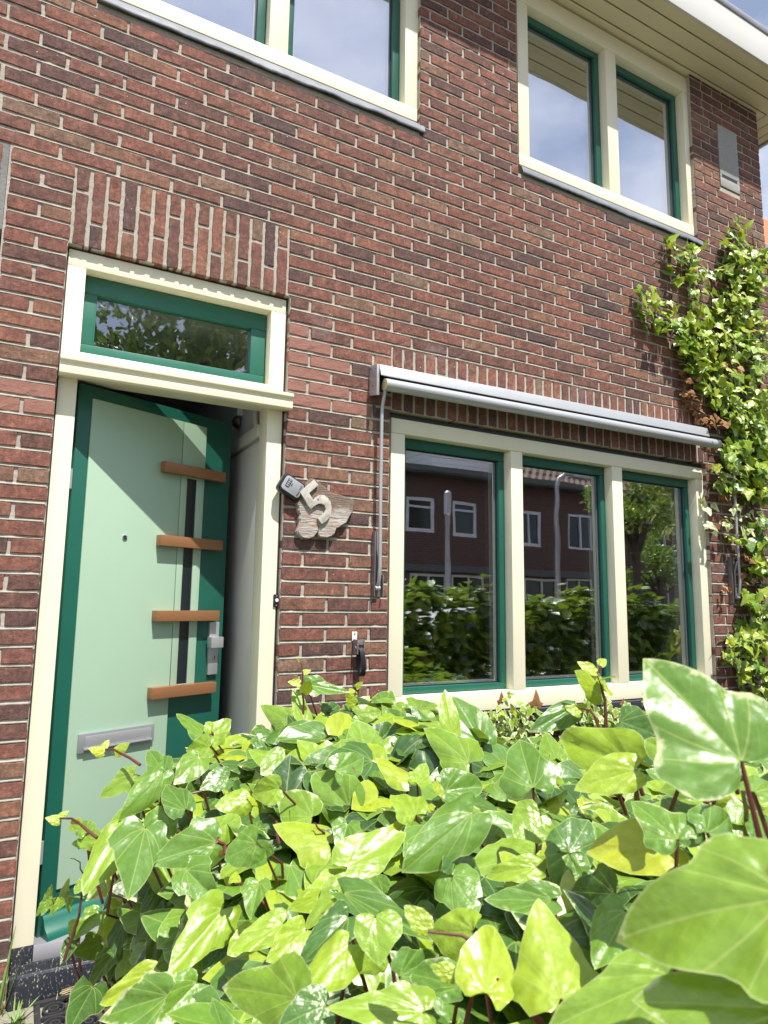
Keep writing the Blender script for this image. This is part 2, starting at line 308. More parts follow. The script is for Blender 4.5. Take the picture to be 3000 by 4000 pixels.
# ================================================================ BRICK HOUSE
CX, CY, CZ = -1.0343, -2.8454, 1.4247
YF = -0.028                                   # brick face stands this far proud of the window frames
KS = (-CY + YF) / (-CY)
def bx(x): return CX + (x - CX) * KS
def bz(z): return CZ + (z - CZ) * KS
H0 = 0.06726; ZT = 2.86
house = thing('brick_house', (1.3, 0.0, 0.0), 'dark red brick house with cream and green windows and an open pale green front door', 'house')
OPEN = [(-0.956, -0.004, -1.0, 2.855), (-0.952, -0.018, 2.855, 3.196), (0.540, 2.966, 0.875, 2.389), (0.545, 2.955, 2.389, 2.7255),
        (1.387, 3.012, 3.965, 5.4), (-0.922, 0.703, 3.965, 5.4), (3.297, 3.538, 4.512, 5.028)]
def brick_list(xmin, xmax, kmin, kmax):
    B = []
    for k in range(kmin, kmax + 1):
        z1 = ZT - k * H0; z0 = z1 - 0.0568; zc = (z0 + z1) / 2
        if z1 < -0.02: continue
        iv = [(xmin, xmax)]
        for (a, b, c, d) in OPEN:
            if c < zc < d:
                ni = []
                for (p, q) in iv:
                    if b <= p or a >= q: ni.append((p, q)); continue
                    if a > p: ni.append((p, a))
                    if b < q: ni.append((b, q))
                iv = ni
        for (p, q) in iv:
            if q - p < 0.03: continue
            if q < -0.9 and p > -1.3:
                js = [] if k % 2 else [-1.068]; rr = (p, q)
                js = [p - .0055] + js + [q + .0055]
            else:
                ph = 0.766 if k % 2 == 0 else 0.886
                if q > 3.7 and p > 3.0: ph = q + 0.0055 - (0.0 if k % 2 else 0.111)
                n0 = math.floor((p - ph) / 0.2225) - 1
                js = [ph + 0.2225 * (n0 + i) + rnd.uniform(-.003, .003) for i in range(int((q - p) / 0.2225) + 4)]
                js = [j for j in js if p + 0.035 < j < q - 0.035]
                js = [p - .0055] + js + [q + .0055]
            for a, b in zip(js[:-1], js[1:]):
                jt = 0.0047 + rnd.uniform(-0.0012, 0.0016)
                x0, x1 = a + jt, b - jt
                if x1 - x0 > 0.24: 
                    mid = (x0 + x1) / 2; parts = [(x0, mid - .005), (mid + .005, x1)]
                else: parts = [(x0, x1)]
                for (u, v) in parts:
                    rep = 1.0 if (2 <= k <= 7 and -0.05 < u < (0.36 if k not in (2,) else 0.09) and v < 0.46 and not (k in (3, 5) and u > 0.2)) or (k in (9, 10) and u < -1.0 and u > -1.3) else 0.0
                    B.append((u, v, z0 + rnd.uniform(-.0015, .0015), z1 + rnd.uniform(-.0015, .0012), rep, False))
    return B
def bricks_mesh(name, B, parent, label=None, mat=None):
    V = []; F = []; T = []; Rp = []; b0 = 0
    r = np.random.RandomState(11)
    for (x0, x1, z0, z1, rep, vert) in B:
        lx, lz = x1 - x0, z1 - z0
        nx = max(3, int(lx / 0.024)); nz = max(3, int(lz / 0.019))
        us = np.concatenate([[0], np.linspace(.0042, lx - .0042, nx), [lx]]); vs = np.concatenate([[0], np.linspace(.0042, lz - .0042, nz), [lz]])
        X, Z = np.meshgrid(x0 + us, z0 + vs, indexing='ij'); nu, nv = X.shape
        Y = np.full(X.shape, YF); dep = float(np.clip(r.normal(0, .0008), -.0015, .0012))
        Y += dep + r.normal(0, .00045, X.shape)
        amp = 0.0010 if rep else 0.0024
        bow = np.sin(np.linspace(0, math.pi * r.uniform(1, 3), nu) + r.uniform(0, 6)) * r.uniform(.0002, .0012) + np.linspace(-1, 1, nu) * r.normal(0, .0006)
        if not vert: Z += bow[:, None]
        # ragged arrises
        for sl, ax, sg in ((np.s_[0, :], 0, 1), (np.s_[-1, :], 0, -1), (np.s_[:, 0], 1, 1), (np.s_[:, -1], 1, -1)):
            e = np.abs(r.normal(0, amp, X[sl].shape)) * sg
            if ax == 0: X[sl] += e
            else: Z[sl] += e
            Y[sl] += 0.0028 + np.abs(r.normal(0, .0014, X[sl].shape))
        if r.rand() < 0.30:                         # chipped bit of the lower arris
            i = r.randint(1, nu - 1); Z[i, 0] += 0.006 * r.rand() + .002; Y[i, 0] += .004; Y[i, 1] += .003
        for (i, j) in ((0, 0), (0, -1), (-1, 0), (-1, -1)):
            X[i, j] += (1 if i == 0 else -1) * .003 * r.rand(); Z[i, j] += (1 if j == 0 else -1) * .003 * r.rand(); Y[i, j] += .002
        idx = np.arange(nu * nv).reshape(nu, nv) + b0
        q = np.stack([idx[:-1, :-1], idx[1:, :-1], idx[1:, 1:], idx[:-1, 1:]], -1).reshape(-1, 4); F.append(q)
        ring = np.concatenate([idx[:, 0], idx[-1, 1:], idx[-2::-1, -1], idx[0, -2:0:-1]])
        P = np.stack([X.ravel(), Y.ravel(), Z.ravel()], 1); V.append(P)
        bk = P[ring - b0].copy(); bk[:, 1] = 0.062; V.append(bk)
        rb = np.arange(len(ring)) + b0 + nu * nv
        F.append(np.stack([ring, rb, np.roll(rb, -1), np.roll(ring, -1)], 1))
        n = nu * nv + len(ring); t = np.clip(r.beta(1.6, 1.7), 0, 1)
        T.append(np.full(n, t)); Rp.append(np.full(n, rep)); b0 += n
    V = np.concatenate(V); V[:, 0] = CX + (V[:, 0] - CX) * KS; V[:, 2] = CZ + (V[:, 2] - CZ) * KS
    o = np_mesh(name, V, [np.concatenate(F)], mat or BRICK, parent, False, {'tone': np.concatenate(T), 'rep': np.concatenate(Rp)})
    for p in (): pass
    return o
def mortar_boxes(mb, xmin, xmax, zmin, zmax, y0=-0.0226, y1=0.20, openings=OPEN):
    xs = sorted({xmin, xmax} | {min(max(v, xmin), xmax) for o in openings for v in o[:2]}); zs = sorted({zmin, zmax} | {min(max(v, zmin), zmax) for o in openings for v in o[2:]})
    for a, b in zip(xs[:-1], xs[1:]):
        run = None
        for c, d in list(zip(zs[:-1], zs[1:])) + [(None, None)]:
            solid = c is not None and not any(o[0] < (a + b) / 2 < o[1] and o[2] < (c + d) / 2 < o[3] for o in openings)
            if solid: run = (run[0], d) if run else (c, d)
            elif run: mb.box(bx(a), bx(b), y0, y1, bz(run[0]) if run[0] > 0 else run[0], bz(run[1])); run = None
LINT = [(-0.952, -0.018, 2.855, 3.196), (0.545, 2.955, 2.389, 2.7255)]
wall_open = [o for o in OPEN if (o[0], o[1], o[2], o[3]) not in LINT]
mb = MB(); mortar_boxes(mb, -1.188, 3.812, -0.05, 5.33, openings=wall_open); mb.box(bx(-2.21), bx(-1.1881), -.0226, .2, bz(3.212), bz(5.33)); wall = mb.build('wall', MORTAR, house)
bl = brick_list(-2.2, 3.812, -37, -6) + brick_list(-1.181, 3.812, -5, 42)
brickwork = bricks_mesh('brickwork', bl, wall)
# weather-struck bed joints: sloping strips of pointing between the courses
def pointing(name, xmin, xmax, kmin, kmax, parent, opens):
    V = []; F = []; r4 = np.random.RandomState(3); b0 = 0
    for k in range(kmin, kmax + 1):
        zt_ = ZT - k * H0 + .0104; zb_ = ZT - k * H0 - .0012
        if zb_ < 0: continue
        iv = [(xmin, xmax)]
        for (a, b, c, d) in opens:
            if c + .004 < (zt_ + zb_) / 2 < d - .004:
                ni = []
                for (p, q) in iv:
                    if b <= p or a >= q: ni.append((p, q)); continue
                    if a > p: ni.append((p, a))
                    if b < q: ni.append((b, q))
                iv = ni
        for (p, q) in iv:
            p += .006; q -= .006
            if q - p < .03: continue
            n = max(2, int((q - p) / .016)); xs = np.linspace(p, q, n + 1)
            e = np.convolve(r4.normal(0, 1, n + 5), np.ones(4) / 4, 'same')[:n + 1]; e2 = np.convolve(r4.normal(0, 1, n + 5), np.ones(3) / 3, 'same')[:n + 1]
            yt = -.0185 + .0012 * e; yb = -.0278 - .0008 * e2
            rows = [(.03 + 0 * xs, zt_ + .001 + 0 * xs), (yt, zt_ + .001 + 0 * xs), (yt * .35 + yb * .65 + .0004 * e, (zt_ + zb_) / 2 + .0008 * e2), (yb, zb_ + .0012 * e), (.03 + 0 * xs, zb_ - .0015 + 0 * xs)]
            for (yy, zz) in rows: V.append(np.stack([xs, yy, zz], 1))
            m = n + 1; idx = np.arange(5 * m).reshape(5, m) + b0; F.append(np.stack([idx[:-1, :-1], idx[1:, :-1], idx[1:, 1:], idx[:-1, 1:]], -1).reshape(-1, 4)); b0 += 5 * m
    V = np.concatenate(V); V[:, 0] = CX + (V[:, 0] - CX) * KS; V[:, 2] = CZ + (V[:, 2] - CZ) * KS
    return np_mesh(name, V, [np.concatenate(F)], MORTAR, parent, True)
pointing('pointing', -1.181, 3.806, -36, 42, wall, OPEN)
def soldiers(x0, x1, n, zb, zt, first_short_top=True):
    S = []; p = (x1 - x0) / n; h = zt - zb; a = (h - 0.011) / 3
    for i in range(n):
        u, v = x0 + i * p + .0055 + rnd.uniform(-.001, .001), x0 + (i + 1) * p - .0055 + rnd.uniform(-.001, .001)
        zj = (zt - a - .0055) if (i % 2 == 0) == first_short_top else (zb + a + .0055)
        zj += rnd.uniform(-.01, .01)
        S += [(u, v, zb + rnd.uniform(-.002, .002), zj - .0055, 0.0, True), (u, v, zj + .0055, zt - rnd.uniform(0, .002), 0.0, True)]
    return S
for (x0, x1, n, zb, zt, lab) in ((-0.950, -0.020, 15, 2.852, 3.196, 'soldier-brick lintel over the front door'), (0.547, 2.955, 36, 2.389, 2.7255, 'soldier-brick lintel behind the awning')):
    mb = MB(); mb.box(bx(x0 - .004), bx(x1 + .004), -0.0234, 0.10, bz(zb + .006), bz(zt + .006)); lt = mb.build('lintel', MORTAR, house); tag(lt, lab)
    bricks_mesh('brickwork', soldiers(x0, x1, n, zb, zt), lt)
# side wall and back of the house
def tex_brick():
    m, n, b, o = newmat('side_brick'); tcn = N(n, 'ShaderNodeNewGeometry').outputs['Position']
    s = N(n, 'ShaderNodeSeparateXYZ'); n.links.new(tcn, s.inputs[0]); c = N(n, 'ShaderNodeCombineXYZ', {'X': M(n, 'ADD', s.outputs['X'], s.outputs['Y']), 'Y': s.outputs['Z']})
    t = N(n, 'ShaderNodeTexBrick', {'Scale': 1.0, 'Mortar Size': 0.006, 'Brick Width': 0.22, 'Row Height': 0.0667, 'Color1': (0.20, 0.075, 0.05, 1), 'Color2': (0.12, 0.05, 0.042, 1), 'Mortar': (0.4, 0.36, 0.3, 1)}); n.links.new(c.outputs[0], t.inputs['Vector'])
    n.links.new(MIX(n, noise(n, tcn, 12, 5), t.outputs['Color'], (0.10, 0.05, 0.04)), b.inputs['Base Color']); b.inputs['Roughness'].default_value = 0.9; bump(n, t.outputs['Fac'], 0.7, -0.006, b); return m
SIDEBRICK = tex_brick()
mb = MB(); mb.box(bx(3.812) - .10, bx(3.812) - .004, 0.064, 8.0, -.05, 5.27); mb.build('side_wall', SIDEBRICK, house)
mb = MB(); mb.box(-1.25, bx(3.812) - .10, 7.9, 8.0, -.05, 5.27); mb.build('back_wall', SIDEBRICK, house)

# ---------------------------------------------------------------- windows
def window(label, x0, x1, z0, z1, lights, zb, zt, glass, sw=0.046, recess=0.060, extra=None, gb=None, st=None):
    mb = MB(); D = 0.115
    mb.box(x0, x1, 0, D, z0, zb)                     # sill rail
    mb.box(x0, x1, 0, D, zt, z1)                     # head
    xs = [x0] + [v for l in lights for v in l] + [x1]
    for i in range(0, len(xs), 2): mb.box(xs[i], xs[i + 1], 0.0012, D, zb + .0008, zt - .0008)
    wdw = mb.build('window', CREAM, house, bevel=0.0035); tag(wdw, label)
    for (a, b) in lights:
        s = MB(); y0, y1 = recess, recess + .045; g = 0.0025; sb = gb or sw; stp = st or sw
        s.box(a + g, b - g, y0, y1, zb + g, zb + sb - .0005); s.box(a + g, b - g, y0, y1, zt - stp + .0005, zt - g)
        s.box(a + g, a + sw, y0 + .0008, y1, zb + sb, zt - stp); s.box(b - sw, b - g, y0 + .0008, y1, zb + sb, zt - stp)
        s.build('sash', DKGREEN, wdw, bevel=0.003)
        k = MB(); q = .005; yy = recess + .022
        k.box(a + sw, b - sw, yy, yy + .004, zb + sb, zb + sb + q); k.box(a + sw, b - sw, yy, yy + .004, zt - stp - q, zt - stp)
        k.box(a + sw, a + sw + q, yy, yy + .004, zb + sb + q, zt - stp - q); k.box(b - sw - q, b - sw, yy, yy + .004, zb + sb + q, zt - stp - q)
        k.build('gasket', BLACK, wdw)
        p = MB(); tilt = rnd.uniform(-.0006, .0006)
        p.box(a + sw - .001, b - sw + .001, yy + .0045, yy + .0225, zb + sb - .001, zt - stp + .001); pn = p.build('pane', glass, wdw)
        r = MB(); t = .013; ya, yb = yy + .007, yy + .020; X0, X1, Z0, Z1 = a + sw + .001, b - sw - .001, zb + sb + .001, zt - stp - .001
        r.box(X0, X1, ya, yb, Z0, Z0 + t); r.box(X0, X1, ya, yb, Z1 - t, Z1); r.box(X0, X0 + t, ya, yb, Z0 + t, Z1 - t); r.box(X1 - t, X1, ya, yb, Z0 + t, Z1 - t)
        r.build('spacer', SPACER, wdw)
        c = MB(); y2 = recess + .045
        c.box(a + .004, a + sw + .012, y2 + .001, y2 + .03, zb + .01, zt - .01); c.box(b - sw - .012, b - .004, y2 + .001, y2 + .03, zb + .01, zt - .01)
        c.box(a + sw + .013, b - sw - .013, y2 + .001, y2 + .03, zt - stp - .012, zt - .01); c.box(a + sw + .013, b - sw - .013, y2 + .001, y2 + .03, zb + .01, zb + sb + .012)
        c.build('inner_frame', CREAM, wdw)
    return wdw
wl = window('cream three-light ground-floor window with green sashes', 0.548, 2.957, 0.893, 2.349, [(0.628, 1.304), (1.386, 2.081), (2.168, 2.855)], 0.984, 2.273, GLASSL, sw=.040, gb=.036, st=.054)
wur = window('cream two-light upper window on the right with green sashes', 1.394, 3.004, 4.021, 5.255, [(1.478, 2.147), (2.245, 2.922)], 4.098, 5.130, GLASS, sw=.046)
wul = window('cream upper window on the left cut by the top of the photo', -0.914, 0.695, 4.021, 5.255, [(-0.832, -0.158), (-0.060, 0.606)], 4.098, 5.130, GLASS, sw=.046)
for wdw, x0, x1 in ((wur, 1.388, 3.018), (wul, -0.917, 0.712)):
    n = 60; V = []; r2 = np.random.RandomState(int(x1 * 10))
    wv = np.convolve(r2.normal(0, 1, n + 12), np.ones(6) / 6, 'same')[:n + 1]
    for i in range(n + 1):
        x = x0 + (x1 - x0) * i / n; e = wv[i]
        for (y, z) in ((0.004, 4.018), (-0.010, 4.006), (-0.030 - .003 * e, 3.985 + .002 * e), (-0.040 - .004 * e, 3.955 + .004 * e), (-0.043 - .005 * e, 3.937 + .004 * e), (-0.0405 - .005 * e, 3.937 + .004 * e), (-0.0375 - .004 * e, 3.955 + .004 * e), (-0.0275, 3.983), (-0.008, 4.0035), (0.004, 4.0155)): V.append((x, y, z))
    F = [[i * 10 + j, i * 10 + (j + 1) % 10, (i + 1) * 10 + (j + 1) % 10, (i + 1) * 10 + j] for i in range(n) for j in range(10)]
    np_mesh('lead_flashing', V, [F], LEAD, wdw)
mb = MB(); mb.box(0.545, 2.960, -0.036, 0.10, 0.825, 0.888); mb.build('stone_sill', BLACKSTONE, wl, bevel=.003)
mb = MB(); mb.box(0.540, 2.962, 0.012, 0.10, 2.350, 2.372); mb.build('membrane_strip', DPC, wl)
# curtains and rooms
def room(x0, x1, y0, y1, z0, z1, mat, name='room'):
    m2 = MB(); t = .05
    m2.box(x0, x1, y1, y1 + t, z0, z1); m2.box(x0 - t, x0, y0, y1 + t, z0, z1); m2.box(x1, x1 + t, y0, y1 + t, z0, z1)
    m2.box(x0 - t, x1 + t, y0, y1 + t, z0 - t, z0 - .0005); m2.box(x0 - t, x1 + t, y0, y1 + t, z1 + .0005, z1 + t); return m2.build(name, mat, house)
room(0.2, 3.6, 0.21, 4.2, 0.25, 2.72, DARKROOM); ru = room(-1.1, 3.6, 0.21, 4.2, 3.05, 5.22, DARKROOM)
def curtain(x0, x1, y, z0, z1, parent, folds=9, amp=.018):
    n = folds * 8; V = []
    for i in range(n + 1):
        x = x0 + (x1 - x0) * i / n; yy = y + amp * math.sin(i / 8 * 2 * math.pi) * (1 + .3 * math.sin(i * .7))
        V += [(x, yy, z0), (x, yy, z1), (x, yy + .004, z1), (x, yy + .004, z0)]
    F = [[i * 4 + j, i * 4 + (j + 1) % 4, (i + 1) * 4 + (j + 1) % 4, (i + 1) * 4 + j] for i in range(n) for j in range(4)]
    np_mesh('curtain', V, [F], CURTAIN, parent)
curtain(2.80, 3.10, 0.26, 0.75, 2.45, house, 5); curtain(3.02, 3.2, 0.30, 3.9, 5.2, house, 4)

# ---------------------------------------------------------------- eaves
eaves = MB()
def soff(y0, y1):
    # front boards mitred at the right corner, then the boards along the side
    xr = 3.80
    eaves.prism([(-1.6, y0), (xr - y0, y0), (xr - y1, y1), (-1.6, y1)], 'z', 5.269, 5.281)
    eaves.prism([(xr - y1, y1), (xr - y0, y0), (xr - y0, 8.0), (xr - y1, 8.0)], 'z', 5.269, 5.281)
for a, b in ((-.338, -.2665), (-.2575, -.1620), (-.1530, -.0560), (-.0470, 0.045)): soff(a, b)
so = MB(); so.box(-1.6, 4.17, -.352, 8.0, 5.2815, 5.30); roof = None
roofm = paint('roof_tile_red', (0.42, 0.15, 0.08), 0.7, 0.2, 0.3)
mb = MB()
mb.prism([(-.30, 5.50), (4.0, 5.50 + 2.0), (4.0, 5.56 + 2.0), (-.34, 5.58)], 'x', -1.6, 4.15)
roof = mb.build('roof', roofm, house)
eaves.build('soffit', SOFFIT, roof, bevel=.0025)
so.build('gap_shade_backing', paint('dark_gap', (0.03, 0.024, 0.015), .9, 0, 0, grain=0), roof)  # near-black backing puts the shade of the soffit gaps into its colour
g = MB(); g.prism([(-.338, 5.268), (-.362, 5.262), (-.366, 5.498), (-.338, 5.498)], 'x', -1.6, 4.186); g.prism([(4.162, 5.262), (4.186, 5.262), (4.186, 5.498), (4.162, 5.498)], 'y', -.336, 8.0)
g.build('gutter', WHITE, roof, bevel=.005)
g = MB(); g.prism([(-.335, 5.500), (-.374, 5.500), (-.380, 5.518), (-.376, 5.540), (-.335, 5.545)], 'x', -1.6, 4.20); g.build('gutter_lip', STEEL, roof, bevel=.003)

# ---------------------------------------------------------------- vent block
vb = MB(); vx0, vx1, vz0, vz1 = bx(3.305), bx(3.533), bz(4.520), bz(5.020); sx0, sx1, sz0, sz1 = bx(3.325), bx(3.505), bz(4.592), bz(4.618)
vb.box(vx0, vx1, -.030, .05, sz1, vz1); vb.box(vx0, vx1, -.030, .05, vz0, sz0); vb.box(vx0, sx0, -.0295, .05, sz0 + .0005, sz1 - .0005); vb.box(sx1, vx1, -.0295, .05, sz0 + .0005, sz1 - .0005)
vbo = vb.build('vent_block', CONCRETE, house, bevel=.003); mb = MB(); mb.box(sx0 + .001, sx1 - .001, -.0272, .0, sz0 + .0008, sz1 - .0008); mb.build('slot_shade_insert', BLACK, vbo)  # black insert close to the slot face paints in the shade of the opening

# ---------------------------------------------------------------- door frame
f = MB(); D = .115
f.box(-.951, -.882, .0, D, .2062, 2.7612); f.box(-.094, -.024, .0, D, .2062, 2.7612); f.box(-.951, -.024, 0.0006, D, 2.762, 2.830); f.box(-.8815, -.0945, .0012, D + .012, 2.312, 2.408)
dframe = f.build('door_frame', CREAM, house, bevel=.0035)
l = MB(); l.prism([(-.001, 2.292), (-.068, 2.284), (-.078, 2.290), (-.080, 2.318), (-.074, 2.322), (-.076, 2.334), (-.090, 2.340), (-.091, 2.352), (-.075, 2.360), (-.001, 2.377)], 'x', -.953, -.004)
l.build('ledge', CREAM, dframe, bevel=.0015)
s = MB(); a, b, zb, zt = -.882, -.094, 2.408, 2.762; y0, y1 = .060, .105; W1 = .053
s.box(a + .003, b - .003, y0, y1, zb + .003, zb + .056); s.box(a + .003, b - .003, y0, y1, zt - .078, zt - .003); s.box(a + .003, a + W1, y0 + .001, y1, zb + .0565, zt - .0785); s.box(b - W1 - .02, b - .003, y0 + .001, y1, zb + .0565, zt - .0785)
s.build('transom_sash', TRGREEN, dframe, bevel=.003)
p = MB(); p.box(a + W1 - .001, b - W1 - .019, .083, .099, zb + .056, zt - .078); p.build('transom_pane', GLASST, dframe)
p = MB(); p.box(-.966, -.9515, .008, .10, 0.02, 2.835); p.box(-.0235, -.006, .006, .10, 0.02, 2.845); p.box(-.95, -.025, .010, .10, 2.8305, 2.850); p.build('membrane_strip', DPC, dframe)
for (xa, xb) in ((-.950, -.882), (-.094, -.025)):
    p = MB(); p.box(xa, xb, -.002, .10, .12, .2055); p.build('plinth_block', PLINTH, dframe, bevel=.003)
p = MB(); p.prism([(.10, .206), (.004, .202), (-.004, .178), (-.004, .150), (.10, .150)], 'x', -.8815, -.0945); p.build('threshold', paint('threshold_grey', (0.30, 0.30, 0.33), .38, .12, .25, metal=.3), dframe, bevel=.002)
p = MB(); p.prism([(.10, .1495), (-.010, .1495), (-.010, .118), (-.022, .114), (-.022, .0), (.10, .0)], 'x', -.950, -.025); p.build('plinth', PLINTH, dframe, bevel=.003)

# ---------------------------------------------------------------- open door
TH = math.radians(23); HX, HY = -.870, .055
def DX(s, n, z): return (HX + s * math.cos(TH) + n * math.sin(TH), HY + s * math.sin(TH) - n * math.cos(TH), z)
d_ = MB(DX); d_.box(0, .775, -.056, 0, .186, 2.298); door = d_.build('door', DKGREEN, house, bevel=.003)
p = MB(DX); p.box(.056, .4935, .0005, .0075, .353, 2.245); p.box(.4965, .623, .0005, .0078, 1.985, 2.245); p.box(.4965, .529, .0005, .0078, 1.032, 1.9845); p.box(.582, .623, .0005, .0078, 1.032, 1.9845); p.box(.5295, .5815, .0005, .0078, 1.032, 1.060)
p.build('door_panel', LTGREEN, door, bevel=.0022)
p = MB(DX); p.box(.530, .581, .0004, .0025, 1.061, 1.984); p.build('glass_strip', DGLASS, door)
for (za, zb_) in ((1.990, 2.037), (1.663, 1.710), (1.337, 1.383), (1.012, 1.059)):
    p = MB(DX); p.box(.386, .717, .0082, .046, za, zb_); p.build('bar', COPPER, door, bevel=.0018)
p = MB(DX); p.box(.094, .424, .008, .020, .834, .908); ls = p.build('letter_slot', paint('letterbox_silver', (.36, .37, .40), .38, .05, .05, metal=.5), door, bevel=.004)
# flap sits proud on the letter plate
p = MB(DX); p.box(.120, .408, .0205, .0225, .853, .896); p.box(.116, .410, .0205, .029, .845, .8515); p.build('letter_flap', ALU, door, bevel=.0015)
p = MB(DX); p.box(.690, .744, .0005, .014, 1.090, 1.330); p.box(.677, .744, .0145, .050, 1.213, 1.262)
def cyl(mb_, s0, z0, r, n0, n1, k=20): mb_.add([(s0 + r * math.cos(2 * math.pi * i / k), n0, z0 + r * math.sin(2 * math.pi * i / k)) for i in range(k)] + [(s0 + r * math.cos(2 * math.pi * i / k), n1, z0 + r * math.sin(2 * math.pi * i / k)) for i in range(k)], [tuple(range(k)), tuple(range(2 * k - 1, k - 1, -1))] + [(i, (i + 1) % k, k + (i + 1) % k, k + i) for i in range(k)])
cyl(p, .719, 1.168, .013, .0141, .019); hd = p.build('door_handle', ALU, door, bevel=.0025)
p = MB(DX); p.box(.7165, .7215, .0191, .0196, 1.160, 1.176); p.build('keyhole', BLACK, door)
p = MB(DX); cyl(p, .236, 1.688, .0115, .0076, .013); spy = p.build('spyhole', paint('chrome', (.75, .76, .78), .15, 0, 0, metal=1.0, grain=0), door, bevel=.002)
p = MB(DX); cyl(p, .236, 1.688, .0072, .0131, .0136); p.build('spyhole_lens', BLACK, door)
p = MB(DX); prof = [(.0005, .200), (.040, .194), (.056, .197), (.055, .215), (.042, .232), (.028, .243), (.020, .262), (.010, .276), (.0005, .278)]
n = len(prof); p.add([(.012, a_, b_) for a_, b_ in prof] + [(.765, a_, b_) for a_, b_ in prof], [tuple(range(n)), tuple(range(2 * n - 1, n - 1, -1))] + [(i, (i + 1) % n, n + (i + 1) % n, n + i) for i in range(n)])
p.build('weather_board', paint('weatherboard_green', (0.011, 0.118, 0.082), .33, .06, .05), door, bevel=.001)
for zz in (1.9, .5):
    p = MB(); p.tube([(-.877, .050, zz - .04), (-.877, .050, zz + .04)], .006, 10); p.build('hinge', ALU, door)

# ---------------------------------------------------------------- hall behind the door
h = MB()
h.box(-.0745, -.02, .121, 3.0, .2, 2.70); h.box(-1.15, -1.10, .201, 3.0, .2, 2.7); h.box(-1.15, -.02, 3.0, 3.05, .2, 2.7); h.box(-1.15, -.02, .201, 3.05, 2.70, 2.75)
hall = h.build('hallway', PLASTER, house)
h = MB(); h.box(-1.15, -.02, .12, 3.05, .12, .1995); h.build('hall_floor', FLOORM, hall)
h = MB(); h.box(-.092, -.0755, .125, .95, .2, 2.168); h.box(-.100, -.0755, .120, .95, 2.190, 2.250); h.build('cupboard', CABINET, hall, bevel=.004)
h = MB(); h.box(-.105, -.076, .455, .475, 2.375, 2.52); h.build('bell_bracket', CABINET, hall, bevel=.003)
h = MB(); h.tube([(-.085, .5, 2.352), (-.098, .5, 2.352), (-.112, .5, 2.352), (-.118, .5, 2.352)], [.036, .034, .022, .004], 20); h.build('bell', BRASS, hall, smooth=True)
h = MB(); h.tube([(-.088, .20, 2.7), (-.088, .20, 2.32), (-.088, .19, 2.27), (-.088, .165, 2.235)], .012, 10); h.build('conduit', CABINET, hall, smooth=True)

# ================================================================ THINGS ON THE WALL
def rep_(x, z, ya, yb): k = (-CY + yb) / (-CY + ya); return (CX + (x - CX) * k, CZ + (z - CZ) * k)
# awning
aw = thing('awning', (1.6, -.03, 2.42), 'silver retracted sun awning fixed above the three-light ground-floor window', 'awning')
def tl(x, z): return z + (x - .4) * .009
def sheared(profile, x0, x1, t0=None):
    return [(x0, y, tl(x0, z)) for y, z in profile] + [(x1, y, tl(x1, z)) for y, z in profile]
def shear_prism(mbx, profile, x0, x1):
    n = len(profile); mbx.add(sheared(profile, x0, x1), [tuple(range(n)), tuple(range(2 * n - 1, n - 1, -1))] + [(i, (i + 1) % n, n + (i + 1) % n, n + i) for i in range(n)])
m1 = MB(); shear_prism(m1, [(-.030, 2.578), (-.112, 2.564), (-.112, 2.411), (-.030, 2.428)], .403, .417); ep = m1.build('end_plate', ALU, aw, bevel=.002)
for (yy, zz) in ((-.045, 2.56), (-.10, 2.545), (-.07, 2.465)):
    m1 = MB(); m1.tube([(.4015, yy, zz), (.4028, yy, zz)], .0035, 8); m1.build('screw', BLACK, aw)
m1 = MB(); shear_prism(m1, [(-.030, 2.586), (-.106, 2.568), (-.114, 2.562), (-.128, 2.508), (-.124, 2.506), (-.110, 2.557), (-.104, 2.562), (-.030, 2.580)], .4175, 2.84); m1.build('hood', ALUW, aw, bevel=.0012)
m1 = MB(); m1.tube([(.45, -.070, tl(.45, 2.528)), (2.82, -.070, tl(2.82, 2.528))], .030, 20); m1.build('fabric_roll', BLACK, aw, smooth=True)
m1 = MB(); m1.tube([(.446, -.120, tl(.44, 2.466)), (2.93, -.120, tl(2.93, 2.466))], .0295, 28); m1.build('front_bar', ALUW, aw, smooth=True)
m1 = MB(); m1.tube([(.440, -.120, 2.466), (.4459, -.120, 2.466)], .0290, 28); m1.build('bar_end_cap', paint('yellowed_cap', (.55, .48, .28), .45, .05, 0), aw, bevel=.001)
for sx, flip in ((.452, 1), (3.145, -1)):
    zo = 0.008 if flip < 0 else 0.0
    m1 = MB(); m1.tube([(sx - .002 * flip, -.112, 2.452 + zo), (sx, -.098, 2.42 + zo), (sx, -.082, 2.375 + zo), (sx, -.076, 2.33), (sx, -.073, 1.95), (sx + .003, -.073, 1.60), (sx + .002, -.066, 1.53), (sx, -.045, 1.495)], .0085, 10)
    m1.build('arm', ALUW, aw, smooth=True)
    px0, px1 = (.433, .486) if flip > 0 else (3.088, 3.160)
    m1 = MB(); m1.box(px0, px1, -.0335, -.0295, 1.458, 1.764); m1.box(px0, px0 + .004, -.062, -.0337, 1.458, 1.764); m1.box(px1 - .004, px1, -.055, -.0337, 1.458, 1.56); m1.build('wall_bracket', RUST, aw, bevel=.001)
    m1 = MB(); m1.tube([(sx + .012 * flip, -.050, 1.51), (sx + .014 * flip, -.052, 1.66), (sx + .004 * flip, -.066, 1.735)], .006, 8); m1.build('gas_strut', STEEL, aw, smooth=True)
    m1 = MB(); m1.tube([(sx - .012, -.052, 1.497), (sx + .014, -.052, 1.497)], .011, 14); m1.build('pivot', ALU, aw, smooth=True)
m1 = MB(); m1.tube([(.43, -.05, 2.50), (.428, -.055, 2.44), (.424, -.048, 2.38), (.430, -.04, 2.34)], .007, 8); m1.build('cable', BLACK, aw, smooth=True)

